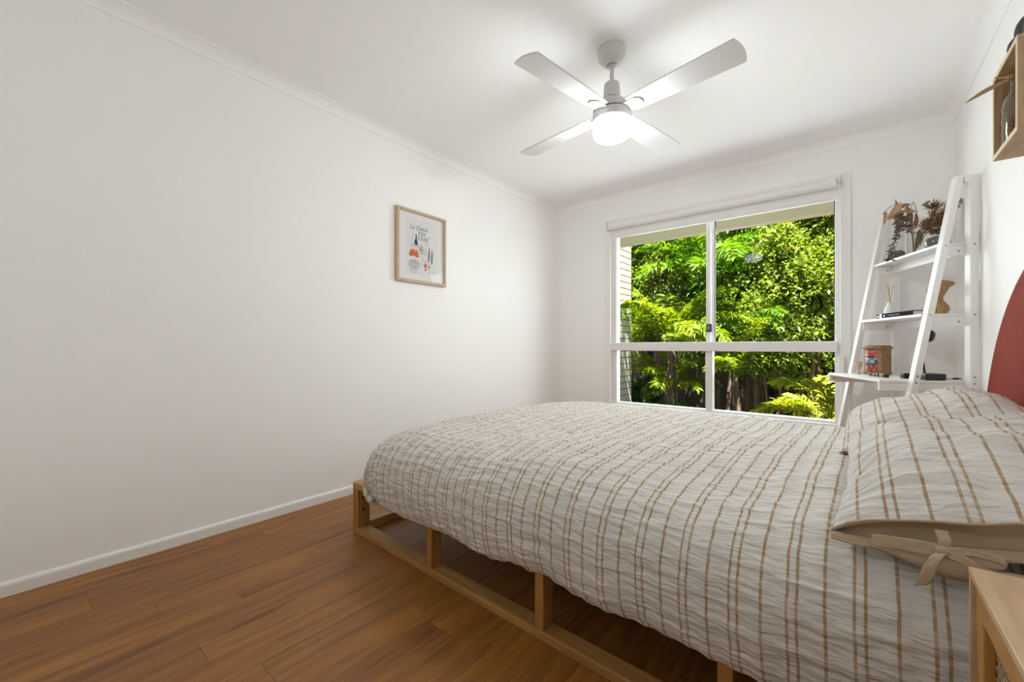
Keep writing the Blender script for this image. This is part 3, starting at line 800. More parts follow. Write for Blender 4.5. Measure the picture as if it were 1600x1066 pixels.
# ---------------------------------------------------------------- bedside cabinet
NX0, NX1, NY0, NY1, NZ = 0.146, 0.495, 0.52, 0.985, 0.580
ns = empty('bedside_cabinet', (0.32, 0.75, 0)); tag(ns, 'light wood bedside cabinet with a woven cane door', 'bedside cabinet')
def np_(m, name, mat, parent=ns, **k): return m.build(name, mat, parent, loc=(-0.32, -0.75, 0) if parent is ns else (0,0,0), **k)
np_(MB().box(NX0, NX1, NY0, NY1, NZ - 0.012, NZ), 'cabinet_top', M_ash, bevel=0.0015)
np_(MB().box(NX0 + .001, NX1, NY1 - 0.013, NY1 - .001, 0.10, NZ - 0.012), 'side_panel', M_ash)
np_(MB().box(NX0 + .001, NX1, NY0 + .001, NY0 + 0.013, 0.10, NZ - 0.012), 'side_panel', M_ash)
np_(MB().box(NX0 + .006, NX1, NY0 + 0.013, NY1 - 0.013, 0.10, 0.112), 'cabinet_floor', M_ash)
np_(MB().box(NX1 - 0.006, NX1, NY0 + 0.013, NY1 - 0.013, 0.112, NZ - 0.012), 'back_panel', M_ash)
M_honey = wood('honey_wood', (0.40, 0.185, 0.042), (0.58, 0.30, 0.085), stretch=(12, 1.5, 1.5), scale=4, rough=0.45)
dr = np_(MB().box(NX0 + 0.006, NX0 + 0.020, NY1 - 0.062, NY1 - 0.018, 0.115, NZ - 0.016), 'door_frame', M_honey, bevel=0.002)
for (y0, y1, z0, z1) in ((NY0 + 0.018, NY0 + 0.062, 0.115, NZ - 0.016), (NY0 + 0.062, NY1 - 0.062, NZ - 0.060, NZ - 0.016), (NY0 + 0.062, NY1 - 0.062, 0.115, 0.158)):
    MB().box(NX0 + 0.006, NX0 + 0.020, y0, y1, z0, z1).build('door_rail', M_honey, dr, bevel=0.002)
# woven cane: strands over and under in two directions plus diagonals
cane = MB()
M_cane = plain('cane', (0.42, 0.28, 0.14), 0.55, var=0.15, scale=40)
cy0, cy1, cz0, cz1 = NY0 + 0.062, NY1 - 0.062, 0.158, NZ - 0.060
cx = NX0 + 0.022
def strand(p, q, amp):
    n = max(2, int((Vector(q) - Vector(p)).length / 0.012)); pts = []
    for k in range(n + 1):
        v = Vector(p).lerp(Vector(q), k / n); v.x += amp * (1 if k % 2 else -1); pts.append(v)
    return cane.tube(pts, 0.0012, 4)
y = cy0 + 0.004
while y < cy1:
    strand((cx, y, cz0), (cx, y, cz1), 0.0008); strand((cx, y + 0.0028, cz0), (cx, y + 0.0028, cz1), -0.0008); y += 0.013
z = cz0 + 0.004
while z < cz1:
    strand((cx, cy0, z), (cx, cy1, z), 0.0008); strand((cx, cy0, z + 0.0028), (cx, cy1, z + 0.0028), -0.0008); z += 0.013
for sgn in (1, -1):
    c = -1.0
    while c < 1.0:
        # line z = zc + sgn*(y - ymid) + c
        pts = []
        ym = (cy0 + cy1) / 2; zm = (cz0 + cz1) / 2
        a = max(-(cy1-cy0)/2, (-(cz1-cz0)/2 - c) if sgn > 0 else (c - (cz1-cz0)/2)); b = min((cy1-cy0)/2, ((cz1-cz0)/2 - c) if sgn > 0 else (c + (cz1-cz0)/2))
        if b - a > 0.01: cane.tube([(cx - 0.002, ym + a, zm + c + sgn*a), (cx - 0.002, ym + b, zm + c + sgn*b)], 0.0013, 4)
        c += 0.0184
co = cane.build('cane_panel', M_cane, dr); tag(co, 'woven cane door panel', kind='stuff')
MB().box(NX0 + 0.028, NX0 + 0.030, cy0 - 0.01, cy1 + 0.01, cz0 - .01, cz1 + .01).build('door_backing', M_dark, dr)
for (x, y) in ((NX0 + 0.03, NY0 + 0.04), (NX0 + 0.03, NY1 - 0.04), (NX1 - 0.04, NY0 + 0.04), (NX1 - 0.04, NY1 - 0.04)):
    np_(MB().lathe([(0.011, 0), (0.016, 0.10)], 16, T3(x, y, 0)), 'leg', M_honey, smooth='auto')

# ---------------------------------------------------------------- ladder desk
BN = Vector((0.46, 3.112)); LU = Vector((-0.3943, 0.9190)); LD = Vector((-0.9190, -0.3943)); LW = 0.644
LANG = math.atan2(LD.y, LD.x)
def LP(f, u, z): return Vector((BN.x + LD.x*f + LU.x*u, BN.y + LD.y*f + LU.y*u, z))
lad = empty('ladder_desk', (BN.x, BN.y, 0), LANG); tag(lad, 'white leaning ladder desk with two shelves in the corner', 'ladder desk')
def lp(m, name, mat=M_white, parent=lad, **k): return m.build(name, mat, parent, **k)
# local axes: x = front, y = -u
def slant(f0, z0, f1, z1, u0, u1, w=0.030):
    return MB().hexa([(f0 - w, -u1, z0), (f0, -u1, z0), (f0, -u0, z0), (f0 - w, -u0, z0)], [(f1 - w, -u1, z1), (f1, -u1, z1), (f1, -u0, z1), (f1 - w, -u0, z1)])
def screw(f, u, z, parent, r=0.006):
    MB().lathe([(0.001, 0), (r, 0), (r, 0.0012), (0.001, 0.0012)], 12, T3(f, -u, z) @ R3(-math.pi/2, 'X')).build('screw', M_steel, parent)
ZTOP, ZMID, ZDESK = 1.470, 1.104, 0.752
for side, (ua, ub) in enumerate(((0.0, 0.040), (LW, LW + 0.040))):
    p = lp(MB().box(-0.046, -0.011, -ub, -ua, 0, 1.806), 'back_post', bevel=0.002)
    l = lp(slant(0.358, 0.0, 0.042, 1.806, ua, ub), 'front_leg', bevel=0.002)
    lp(MB().box(-0.011, 0.012, -ub + .002, -ua - .002, 1.772, 1.806), 'top_block', bevel=0.001)
    if side == 0:
        for z in (1.452, 1.094, 0.775, 0.742):
            screw(-0.029, 0.0005, z, p, 0.005)
        for z, r in ((1.452, .004), (1.094, .0045), (0.775, .006), (0.742, .006)):
            f = 0.042 + (1.806 - z) * (0.358 - 0.042) / 1.806 - 0.015
            screw(f, 0.0005, z, l, r)
def legf(z): return 0.042 + (1.806 - z) * (0.358 - 0.042) / 1.806
def shelf(z, f1, name):
    s = lp(MB().box(-0.011, f1, -LW - 0.002, -0.038, z - 0.014, z), name, bevel=0.0015)
    for u0 in (0.040, LW - 0.016):
        a = MB().box(-0.010, f1 - 0.012, -u0 - 0.014, -u0, z - 0.068, z - 0.0145).build('side_apron', M_white, s, bevel=0.001)
        screw(0.012 if u0 < 0.1 else 0.03, u0, z - 0.043, a, 0.005)
    MB().box(-0.010, 0.004, -LW + 0.016, -0.056, z - 0.060, z - 0.0145).build('back_apron', M_white, s, bevel=0.001)
    return s
shelf(ZTOP, 0.096, 'upper_shelf'); shelf(ZMID, 0.172, 'middle_shelf')
dk = lp(MB().box(-0.011, 0.356, -LW - 0.002, -0.036, ZDESK - 0.014, ZDESK), 'desk_top', bevel=0.0015)
for u0 in (0.040, LW - 0.018):
    a = MB().box(-0.010, 0.355, -u0 - 0.016, -u0, ZDESK - 0.058, ZDESK - 0.0145).build('desk_apron', M_white, dk, bevel=0.001)
    if u0 > 0.1: screw(0.33, u0, ZDESK - 0.036, a, 0.006)
MB().box(-0.010, 0.006, -LW + 0.018, -0.056, ZDESK - 0.058, ZDESK - 0.0145).build('back_apron', M_white, dk, bevel=0.001)

# ------ things on the ladder desk
def at(f, u, z): return tuple(LP(f, u, z))
M_bowl = plain('smoky_green_glaze', (0.085, 0.098, 0.088), 0.18, var=0.25, scale=14, coat=0.4)
for u, f, lab in ((0.525, 0.035, 'squat smoky green bowl vase at the window end of the upper shelf'), (0.165, 0.030, 'squat smoky green bowl vase beside the near leg of the upper shelf')):
    r = empty('bowl_vase', at(f, u, ZTOP)); tag(r, lab, 'vase', 'green bowl vases')
    MB().lathe([(0.001, 0.0), (0.034, 0.0), (0.047, 0.012), (0.053, 0.028), (0.050, 0.044), (0.040, 0.056), (0.030, 0.060), (0.027, 0.058), (0.036, 0.050), (0.044, 0.040), (0.046, 0.028), (0.038, 0.012), (0.001, 0.008)], 36, cap=False).build('bowl', M_bowl, r, smooth=True)
    MB().lathe([(0.027, 0.0585), (0.0285, 0.0615), (0.031, 0.0615), (0.031, 0.0585)], 30, cap=False).build('rim', M_blackm, r, smooth=True)

VB = LP(0.030, 0.362, ZTOP)
vs_ = MB().lathe([(0.001, 0.001), (0.040, 0.001), (0.041, 0.004), (0.0415, 0.150), (0.0395, 0.150), (0.0385, 0.010), (0.001, 0.009)], 32, cap=False).build('glass_vase', M_vglass, loc=VB, smooth='auto')
tag(vs_, 'clear glass cylinder vase holding the dried bouquet', 'vase')
# dried stems: offsets in metres, a = towards the window-right diagonal, b = up, c = depth
CR = Vector((math.cos(YAW), math.sin(YAW), 0)); CF = Vector((-math.sin(YAW), math.cos(YAW), 0))
def VO(a, b, c=0.0): return CR * a + CF * c + Vector((0, 0, b))
def leaf_blade(m, p, d, up, L, w, curl=0.2, n=5):
    d = Vector(d).normalized(); s = d.cross(Vector(up))
    if s.length < 1e-3: s = d.cross(Vector((1, 0.3, 0)))
    s.normalize(); nrm = s.cross(d)
    vs = []; fs = []
    for i in range(n + 1):
        t = i / n; ww = w * math.sin(math.pi * min(0.97, 0.06 + t * 0.92)) ** 0.8 / 2
        c = Vector(p) + d * (L * t) - nrm * (curl * L * t * t)
        vs += [c - s * ww + nrm * ww * 0.35, c - nrm * 0.0, c + s * ww + nrm * ww * 0.35]
    for i in range(n):
        a = i * 3
        fs += [(a, a+1, a+4, a+3), (a+1, a+2, a+5, a+4)]
    m.add(vs, fs)
M_dry = wood('dry_leaf', (0.22, 0.12, 0.06), (0.42, 0.26, 0.15), stretch=(1, 1, 1), scale=18, rough=0.75, rand=0.3)
M_dry2 = plain('dry_needle', (0.25, 0.135, 0.06), 0.8, var=0.4, scale=25)
M_dry3 = plain('dry_stem', (0.25, 0.14, 0.06), 0.8)
M_purple = plain('dry_purple', (0.11, 0.075, 0.075), 0.8, var=0.4, scale=30)
def curve(pts, n=14):
    q = []
    pts = [Vector(p) for p in pts]
    for i in range(len(pts) - 1):
        p0 = pts[max(i-1,0)]; p1 = pts[i]; p2 = pts[i+1]; p3 = pts[min(i+2, len(pts)-1)]
        for k in range(n):
            t = k / n
            q.append(0.5*((2*p1)+(p2-p0)*t+(2*p0-5*p1+4*p2-p3)*t*t+(3*p1-p0-3*p2+p3)*t**3))
    q.append(pts[-1]); return q
# 1 broad-leaf branch
st = empty('dried_leaf_branch', VB); tag(st, 'dried branch with broad curled tan leaves in the glass vase', 'dried branch')
base = VO(-0.005, 0.012)
for br in ([base, VO(-0.01, 0.14), VO(-0.05, 0.27), VO(-0.12, 0.30), VO(-0.19, 0.245)], [base, VO(0.0, 0.14), VO(-0.015, 0.26), VO(-0.005, 0.32), VO(0.02, 0.25)]):
    MB().tube(curve(br), 0.0018, 6).build('stem', M_dry3, st)
lrnd = random.Random(4)
for (a, b, dx, dz, L, w) in ((-0.185, 0.262, -0.15, -1, 0.075, 0.026), (-0.095, 0.305, -0.8, -0.75, 0.105, 0.042), (-0.09, 0.285, 0.35, 0.6, 0.09, 0.035), (-0.105, 0.275, 1, 0.5, 0.09, 0.034),
        (-0.10, 0.25, 0.95, 0.15, 0.085, 0.036), (-0.06, 0.31, 0.25, -0.9, 0.10, 0.038), (-0.03, 0.30, 0.3, -1, 0.10, 0.04), (-0.02, 0.26, -0.5, -0.9, 0.09, 0.036), (-0.04, 0.225, -0.6, -0.8, 0.08, 0.034),
        (-0.01, 0.235, -0.9, -0.3, 0.09, 0.05), (0.005, 0.24, -0.2, -1, 0.08, 0.04), (0.03, 0.26, 0.2, -1, 0.085, 0.028), (0.075, 0.31, 0.9, 0.45, 0.075, 0.016), (0.05, 0.16, 0.35, -1, 0.09, 0.028), (0.03, 0.15, 0.0, -1, 0.09, 0.026), (-0.05, 0.265, -0.6, -0.2, 0.085, 0.036)):
    m = MB(); leaf_blade(m, VO(a, b, lrnd.uniform(-0.03, 0.03)), VO(dx, dz, lrnd.uniform(-0.3, 0.3)), VO(lrnd.uniform(-.9, .9), 0.4, -1), L * 1.1, w * 0.82, 0.28)
    m.build('leaf', M_dry, st, smooth=True)
# 2 bushy needle spray
sp_ = empty('dried_needle_spray', VB); tag(sp_, 'bushy dark brown dried flower spray in the glass vase', 'dried flowers')
need = MB()
heads = [((0.10, 0.27), 0.055), ((0.20, 0.275), 0.06), ((0.165, 0.25), 0.05), ((0.12, 0.215), 0.05), ((0.15, 0.19), 0.05), ((0.085, 0.205), 0.04), ((0.19, 0.225), 0.05), ((0.07, 0.17), 0.04), ((0.165, 0.155), 0.04), ((0.23, 0.30), 0.045)]
for (a, b), L in heads:
    c = lrnd.uniform(-0.03, 0.03)
    MB().tube(curve([VO(0.0, 0.015), VO(a * 0.25, 0.12, c * .4), VO(a, b, c)]), [0.0022] * 29, 5).build('stem', M_dry3, sp_)
    for k in range(120):
        t = lrnd.random()
        p = VO(a * (0.72 + 0.33 * t), 0.12 + (b - 0.12) * (0.6 + 0.45 * t), c + lrnd.uniform(-.012, .012)) + VO(lrnd.uniform(-.012, .012), lrnd.uniform(-.012, .012))
        d = VO(a * 0.9 + lrnd.uniform(-.16, .16), b * 0.55 + lrnd.uniform(-.16, .13), lrnd.uniform(-.14, .14))
        leaf_blade(need, p, d, VO(lrnd.uniform(-1, 1), lrnd.uniform(-1, 1), -0.7), L * lrnd.uniform(0.5, 0.95), 0.005, lrnd.uniform(-.2, .4), 2)
o = need.build('needles', M_dry2, sp_); tag(o, kind='stuff')
# spiky rosette head
m = MB()
for k in range(34):
    a = lrnd.uniform(0, 2*math.pi); e = lrnd.uniform(0.05, 1.0)
    d = VO(math.cos(a) * (1 - e * 0.5), 0.25 + e * 0.9, math.sin(a) * (1 - e * .5))
    leaf_blade(m, VO(0.105, 0.275), d, VO(0, 0.3, -1), 0.062, 0.008, 0.05, 3)
m.build('spiky_head', M_dry2, sp_)
# 3 purple trailing sprig
tr = empty('trailing_sprig', VB); tag(tr, 'dark purple dried sprig trailing over the upper shelf edge', 'dried sprig')
for path, dens in (([VO(-0.005, 0.02), VO(-0.025, 0.14, -.01), VO(-0.085, 0.205, -.04), VO(-0.155, 0.205, -.07), VO(-0.195, 0.11, -.10), VO(-0.225, 0.02, -.11), VO(-0.245, -0.05, -.11)], 2),
             ([VO(-0.005, 0.02), VO(-0.025, 0.13, -.01), VO(-0.07, 0.165, -.02), VO(-0.125, 0.15, -.05), VO(-0.16, 0.095, -.07)], 2)):
    c = curve(path)
    MB().tube(c, 0.0013, 5).build('stem', M_purple, tr)
    m = MB(); n = len(c)
    for k in range(int(n * 0.25), n):
        for _ in range(dens):
            d = VO(lrnd.uniform(-1, 1), lrnd.uniform(-.6, .8), lrnd.uniform(-.8, .8))
            leaf_blade(m, c[k] , d, VO(0, lrnd.uniform(-1, 1), -1), lrnd.uniform(0.018, 0.034), 0.008, 0.1, 2)
    o = m.build('small_leaves', M_purple, tr); tag(o, kind='stuff')

# reed diffuser
rd = empty('reed_diffuser', at(0.055, 0.548, ZMID)); tag(rd, 'white bottle reed diffuser on the middle shelf', 'diffuser')
MB().lathe([(0.001, 0), (0.029, 0), (0.031, 0.004), (0.032, 0.055), (0.028, 0.074), (0.019, 0.086), (0.0165, 0.092), (0.0165, 0.106), (0.013, 0.106), (0.012, 0.08), (0.001, 0.078)], 32, cap=False).build('bottle', plain('white_ceramic', (0.84, 0.84, 0.83), 0.3, var=0.01), rd, smooth='auto')
M_reed = plain('reed', (0.60, 0.38, 0.17), 0.7)
for (a, b, c) in ((-0.010, 0.222, 0.01), (0.020, 0.222, 0.0), (0.006, 0.212, 0.015)):
    MB().tube([VO(-a * 0.35, 0.08), VO(a, b, c)], 0.0019, 6).build('reed', M_reed, rd)
# book
bk = empty('book', at(0.075, 0.315, ZMID), LANG); tag(bk, 'black hardback book lying flat on the middle shelf', 'book')
BL2 = 0.175
M_bk = plain('matte_black_cover', (0.012, 0.012, 0.012), 0.85, spec=0.1)
MB().box(-0.085, 0.080, -BL2, BL2, 0.0, 0.004).build('cover', M_bk, bk); MB().box(-0.085, 0.080, -BL2, BL2, 0.024, 0.028).build('cover', M_bk, bk)
MB().box(0.077, 0.081, -BL2, BL2, 0.0, 0.028).build('spine', M_bk, bk, bevel=0.001)
MB().box(-0.082, 0.077, -BL2 + .004, BL2 - .004, 0.004, 0.024).build('page_block', plain('pages', (0.72, 0.69, 0.62), 0.9), bk)
MB().box(0.081, 0.0813, -0.142 , -0.117 , 0.001, 0.027).build('spine_label', M_white, bk)
MB().lathe([(0.001, 0), (0.007, 0), (0.007, .0004), (0.001, .0004)], 14, T3(0.081, -0.16, 0.014) @ R3(math.pi/2, 'Y')).build('spine_mark', M_white, bk)
MB().box(0.081, 0.0813, -0.098, -0.085, 0.009, 0.019).build('spine_mark', M_white, bk)
MB().box(0.081, 0.0813, -0.06, 0.06, 0.012, 0.016).build('spine_lettering', M_grey, bk)
# carved torso
def loft(m, rings, n=18):
    vs = []; fs = []
    for (c, a, b, rx, ry) in rings:
        for k in range(n):
            q = 2*math.pi*k/n; vs.append(Vector(c) + Vector(a) * (rx*math.cos(q)) + Vector(b) * (ry*math.sin(q)))
    for j in range(len(rings)-1):
        for k in range(n):
            x = j*n+k; y = j*n+(k+1) % n; fs.append((x, y, y+n, x+n))
    fs.append(tuple(range(n))[::-1]); fs.append(tuple(range((len(rings)-1)*n, len(rings)*n)))
    m.add(vs, fs)
ts = MB()
def rg(a, b, rx, ry=None, t=0.0): return (VO(a, b, 0), CR * math.cos(t) + Vector((0, 0, math.sin(t))), CF, rx, ry or rx * 0.8)
loft(ts, [rg(0, 0, .034, .03), rg(0.004, 0.012, .040, .032), rg(0.010, 0.034, .044, .034), rg(0.010, 0.052, .038, .030), rg(0.002, 0.075, .024, .021), rg(-0.004, 0.092, .023, .020), rg(-0.010, 0.112, .034, .024), rg(-0.012, 0.135, .042, .026), rg(-0.012, 0.155, .040, .024), rg(-0.016, 0.172, .026, .02), rg(-0.018, 0.182, .012, .012)])
loft(ts, [rg(0.0, 0.100, .022, .02, -.6), rg(0.018, 0.130, .022, .02, -.5), rg(0.036, 0.158, .024, .022, -.4), rg(0.048, 0.172, .034, .026, -.3), rg(0.053, 0.182, .036, .027, -.3)])
ts.ball(VO(-0.050, 0.128, -0.012), (0.022, 0.020, 0.019)); ts.ball(VO(-0.020, 0.128, -0.026), (0.020, 0.018, 0.018))
to = ts.build('carved_torso', M_carve, loc=LP(0.030, 0.160, ZMID), smooth=True)
rm = to.modifiers.new('remesh', 'REMESH'); rm.mode = 'VOXEL'; rm.voxel_size = 0.004; rm.use_smooth_shade = True
sm = to.modifiers.new('smooth', 'SMOOTH'); sm.factor = 0.5; sm.iterations = 6
tag(to, 'carved wooden torso sculpture on the middle shelf', 'sculpture')

# miniature chest of drawers
CA = LANG + math.radians(24)
ch = empty('trinket_chest', at(0.135, 0.535, ZDESK), CA); tag(ch, 'miniature wooden chest with three painted drawers on the desk', 'trinket chest')
def bow(x0, x1, hw, bulge, n=12):   # bowed front at +x
    return [(x0, -hw), ] + [(x1 + bulge * math.cos(math.pi * (k / n - 0.5)), -hw + 2*hw*k/n) for k in range(n + 1)] + [(x0, hw)]
def cp(m, name, mat, parent=ch, **k): return m.build(name, mat, parent, **k)
cp(MB().prism(bow(-0.045, 0.030, 0.056, 0.016), 0.012, 0.165), 'body', M_chest, bevel=0.001)
cp(MB().prism(bow(-0.050, 0.040, 0.066, 0.018), 0.165, 0.177), 'top', M_chest, bevel=0.004)
cp(MB().prism(bow(-0.044, 0.030, 0.055, 0.016), 0.177, 0.186), 'top_tray', M_chest, bevel=0.001)
cp(MB().prism(bow(-0.048, 0.036, 0.061, 0.017), 0.006, 0.014), 'plinth', M_chest, bevel=0.001)
for x, y in ((-0.04, -0.05), (-0.04, 0.05), (0.036, -0.04), (0.036, 0.04)): cp(MB().lathe([(0.006, 0), (0.008, 0.006)], 10, T3(x, y, 0)), 'foot', M_chest)
def paint(name, c1, c2, c3):
    m, nt, b = new_mat(name)
    tc = nt.nodes.new('ShaderNodeTexCoord'); n = nt.nodes.new('ShaderNodeTexVoronoi'); n.inputs['Scale'].default_value = 70
    nt.links.new(tc.outputs['Object'], n.inputs['Vector'])
    r = nt.nodes.new('ShaderNodeValToRGB'); r.color_ramp.interpolation = 'CONSTANT'
    r.color_ramp.elements[0].color = (*c1, 1); r.color_ramp.elements[1].color = (*c2, 1); r.color_ramp.elements[1].position = 0.45
    e = r.color_ramp.elements.new(0.75); e.color = (*c3, 1)
    s = nt.nodes.new('ShaderNodeSeparateColor'); nt.links.new(n.outputs['Color'], s.inputs[0]); nt.links.new(s.outputs[0], r.inputs[0])
    nt.links.new(r.outputs[0], b.inputs['Base Color']); b.inputs['Roughness'].default_value = 0.4
    return m
PM = [paint('red_painted', (0.45, 0.06, 0.035), (0.50, 0.16, 0.08), (0.16, 0.04, 0.06)), paint('blue_painted', (0.16, 0.22, 0.32), (0.40, 0.44, 0.46), (0.06, 0.05, 0.12)), paint('red_floral', (0.46, 0.07, 0.05), (0.30, 0.25, 0.33), (0.55, 0.20, 0.14))]
for k in range(3):
    z = 0.022 + k * 0.047
    cp(MB().prism(bow(0.010, 0.0305, 0.050, 0.0165), z - .003, z + 0.043), 'drawer_surround', M_dark)
    d = cp(MB().prism(bow(0.010, 0.034, 0.045, 0.0165), z, z + 0.038), 'drawer', PM[k], bevel=0.001)
    MB().ball((0.054, 0, z + 0.019), 0.004, 10, 6).build('knob', M_chest, d, smooth=True)
# small goblet
go = MB().lathe([(0.001, 0), (0.014, 0), (0.014, 0.004), (0.006, 0.010), (0.005, 0.028), (0.010, 0.040), (0.016, 0.062), (0.0165, 0.082), (0.0145, 0.082), (0.012, 0.060), (0.001, 0.045)], 24, cap=False).build('wooden_goblet', plain('pale_wood', (0.52, 0.36, 0.22), 0.5, var=0.12), loc=at(0.225, 0.545, ZDESK), smooth='auto')
tag(go, 'tiny pale wooden goblet in front of the trinket chest', 'goblet')
# row of small stones
stones = [(0.365, (0.16, 0.085, 0.05), 'dark brown'), (0.328, (0.26, 0.22, 0.19), 'grey'), (0.292, (0.10, 0.115, 0.025), 'mossy green'), (0.256, (0.44, 0.30, 0.13), 'honey coloured'), (0.226, (0.02, 0.02, 0.02), 'black')]
for u, c, w in stones:
    m = MB().ball((0, 0, 0.011), (0.017, 0.014, 0.012), 10, 7)
    m.v = [(x * (1 + lrnd.uniform(-.15, .15)), y * (1 + lrnd.uniform(-.15, .15)), max(0, z)) for x, y, z in m.v]
    tag(m.build('tumbled_stone', plain('stone_' + w.replace(' ', '_'), c, 0.35, var=0.3, scale=60), loc=at(0.235, u, ZDESK), smooth=True), w + ' tumbled stone in the row on the desk', 'stone', 'tumbled stones')
# black desk lamp
dlm = empty('desk_lamp', at(0.10, 0.105, ZDESK), LANG); tag(dlm, 'small black desk lamp partly behind the near ladder leg', 'desk lamp')
MB().box(-0.045, 0.045, -0.055, 0.055, 0, 0.035).build('lamp_base', M_black, dlm, bevel=0.006)
MB().tube(curve([(0.03, 0.02, 0.03), (0.036, 0.018, 0.10), (0.030, 0.010, 0.19), (0.012, 0.0, 0.23)], 8), 0.005, 8).build('lamp_arm', M_black, dlm, smooth=True)
hd = MB().lathe([(0.001, 0.050), (0.014, 0.048), (0.024, 0.036), (0.031, 0.0), (0.029, 0.0), (0.022, 0.034), (0.001, 0.044)], 24, T3(0.012, 0.012, 0.232) @ R3(math.radians(55), 'X') @ R3(math.radians(160), 'Y') @ T3(0, 0, -0.02), cap=False).build('lamp_head', M_black, dlm, smooth='auto')
MB().ball((0.012, 0.012, 0.225), 0.012, 12, 8).build('bulb', M_white, hd, smooth=True)
MB().tube(curve([(-0.03, 0.055, 0.012), (-0.05, 0.075, 0.010), (-0.075, 0.085, 0.016), (-0.095, 0.075, 0.008)], 8), 0.0022, 6).build('cable', M_black, dlm)
MB().box(-0.080, -0.055, 0.075, 0.084, 0.008, 0.018).build('inline_switch', M_black, dlm, bevel=0.003)
bx_ = MB().box(-0.02, 0.02, -0.018, 0.018, 0, 0.030).build('black_box', M_black, loc=at(0.16, 0.185, ZDESK), rot=(0, 0, LANG), bevel=0.004)
tag(bx_, 'small black box left of the desk lamp base', 'box')
cl = MB().box(-0.012, 0.012, -0.012, 0.012, -0.05, 0.0).build('cable_clip', M_black, lad, loc=(0.0, 0.02 - 0.04, ZDESK - 0.060), bevel=0.003)

# ---------------------------------------------------------------- box shelf on the right wall
SX0, SX1, SY0, SY1, SZ0, SZ1 = 0.362, 0.5095, 1.808, 2.071, 1.541, 1.809
sh = empty('box_shelf', (SX1, (SY0 + SY1) / 2, SZ0)); tag(sh, 'oak cube shelf fixed high on the wall above the pillows', 'shelf')
so = (-SX1, -(SY0 + SY1) / 2, -SZ0)
tw = 0.014
MB().box(SX0 + .002, SX1, SY0, SY1, SZ0, SZ0 + tw).build('bottom_panel', M_oaky, sh, loc=so)
MB().box(SX0 + .002, SX1, SY0, SY1, SZ1 - tw, SZ1).build('top_panel', M_oaky, sh, loc=so)
MB().box(SX0 + .002, SX1, SY0, SY0 + tw, SZ0 + tw, SZ1 - tw).build('side_panel', M_oak, sh, loc=so)
MB().box(SX0 + .002, SX1, SY1 - tw, SY1, SZ0 + tw, SZ1 - tw).build('side_panel', M_oak, sh, loc=so)
MB().box(SX1 - 0.008, SX1, SY0 + tw, SY1 - tw, SZ0 + tw, SZ1 - tw).build('back_panel', M_oak, sh, loc=so)
for (y0, y1, z0, z1) in ((SY0, SY1, SZ0, SZ0 + tw), (SY0, SY1, SZ1 - tw, SZ1), (SY0, SY0 + tw, SZ0 + tw, SZ1 - tw), (SY1 - tw, SY1, SZ0 + tw, SZ1 - tw)):
    MB().box(SX0, SX0 + .002, y0, y1, z0, z1).build('edging', M_edge, sh, loc=so)
# ribbed glass bottle, pale dried leaf, brown twig nest inside; black ornament on top
gb_ = MB().lathe([(0.001, 0), (0.034, 0), (0.036, 0.01), (0.033, 0.025), (0.036, 0.04), (0.033, 0.055), (0.036, 0.07), (0.033, 0.085), (0.036, 0.10), (0.032, 0.115), (0.026, 0.128), (0.014, 0.138), (0.013, 0.165), (0.016, 0.168), (0.013, 0.17)], 28, cap=False).build('ribbed_bottle', thin_glass('ribbed_glass', (0.86, 0.88, 0.88), 1.5, 0.05, 2.2), loc=(0.396, 2.0, SZ0 + tw), smooth=True); gb_.scale = (0.78, 0.78, 1.22)
tag(gb_, 'ribbed clear glass bottle inside the oak box shelf', 'bottle')
M_paleleaf = plain('pale_dry_leaf', (0.56, 0.42, 0.25), 0.7, var=0.15, scale=30)
dls = empty('dried_pale_leaves', (0.396, 2.0, SZ0 + tw + 0.03)); tag(dls, 'pale dried leaves poking out of the glass bottle', 'dried leaves')
MB().tube([(0, 0, 0), (0, 0, 0.17), (-0.02, 0.0, 0.195)], 0.0015, 6).build('stem', M_dry3, dls)
for d, L, w in (((-0.9, 0.75, -0.02), 0.115, 0.022), ((-0.6, -0.45, 0.10), 0.055, 0.026), ((-0.5, -0.65, 0.0), 0.05, 0.024)):
    m = MB(); leaf_blade(m, (-0.005, 0, 0.185), d, (0.2, 0.1, 1), L, w, 0.1, 8); m.build('leaf', M_paleleaf, dls, smooth=True)
nst = empty('twig_nest', (0.392, 1.902, SZ0 + tw + 0.001)); tag(nst, 'small ball of dark brown twigs at the front of the box shelf', 'twig ball')
m = MB()
for k in range(46):
    c = Vector((0, 0, 0.030)); pts = []
    ax = Vector((lrnd.uniform(-1, 1), lrnd.uniform(-1, 1), lrnd.uniform(-1, 1))).normalized(); e1 = ax.orthogonal().normalized(); e2 = ax.cross(e1)
    r = lrnd.uniform(0.016, 0.029); a0 = lrnd.uniform(0, 6.28)
    for j in range(9):
        a = a0 + j * 0.35; pts.append(c + e1 * r * math.cos(a) + e2 * r * math.sin(a) + ax * lrnd.uniform(-.003, .003))
    m.tube(pts, 0.0009, 4)
o = m.build('twigs', M_dry2, nst); tag(o, kind='stuff')
om = MB()
om.ball((0, 0.055, 0.036), (0.034, 0.036, 0.036)); om.ball((0.004, 0.0, 0.050), (0.034, 0.040, 0.050)); om.ball((0.01, -0.055, 0.040), (0.034, 0.040, 0.040))
oo = om.build('black_ornament', M_blackm, loc=(0.405, 1.905, SZ1), smooth=True); tag(oo, 'lumpy black clay ornament on top of the box shelf', 'ornament')
rm = oo.modifiers.new('remesh', 'REMESH'); rm.mode = 'VOXEL'; rm.voxel_size = 0.005; rm.use_smooth_shade = True
sm = oo.modifiers.new('smooth', 'SMOOTH'); sm.iterations = 4

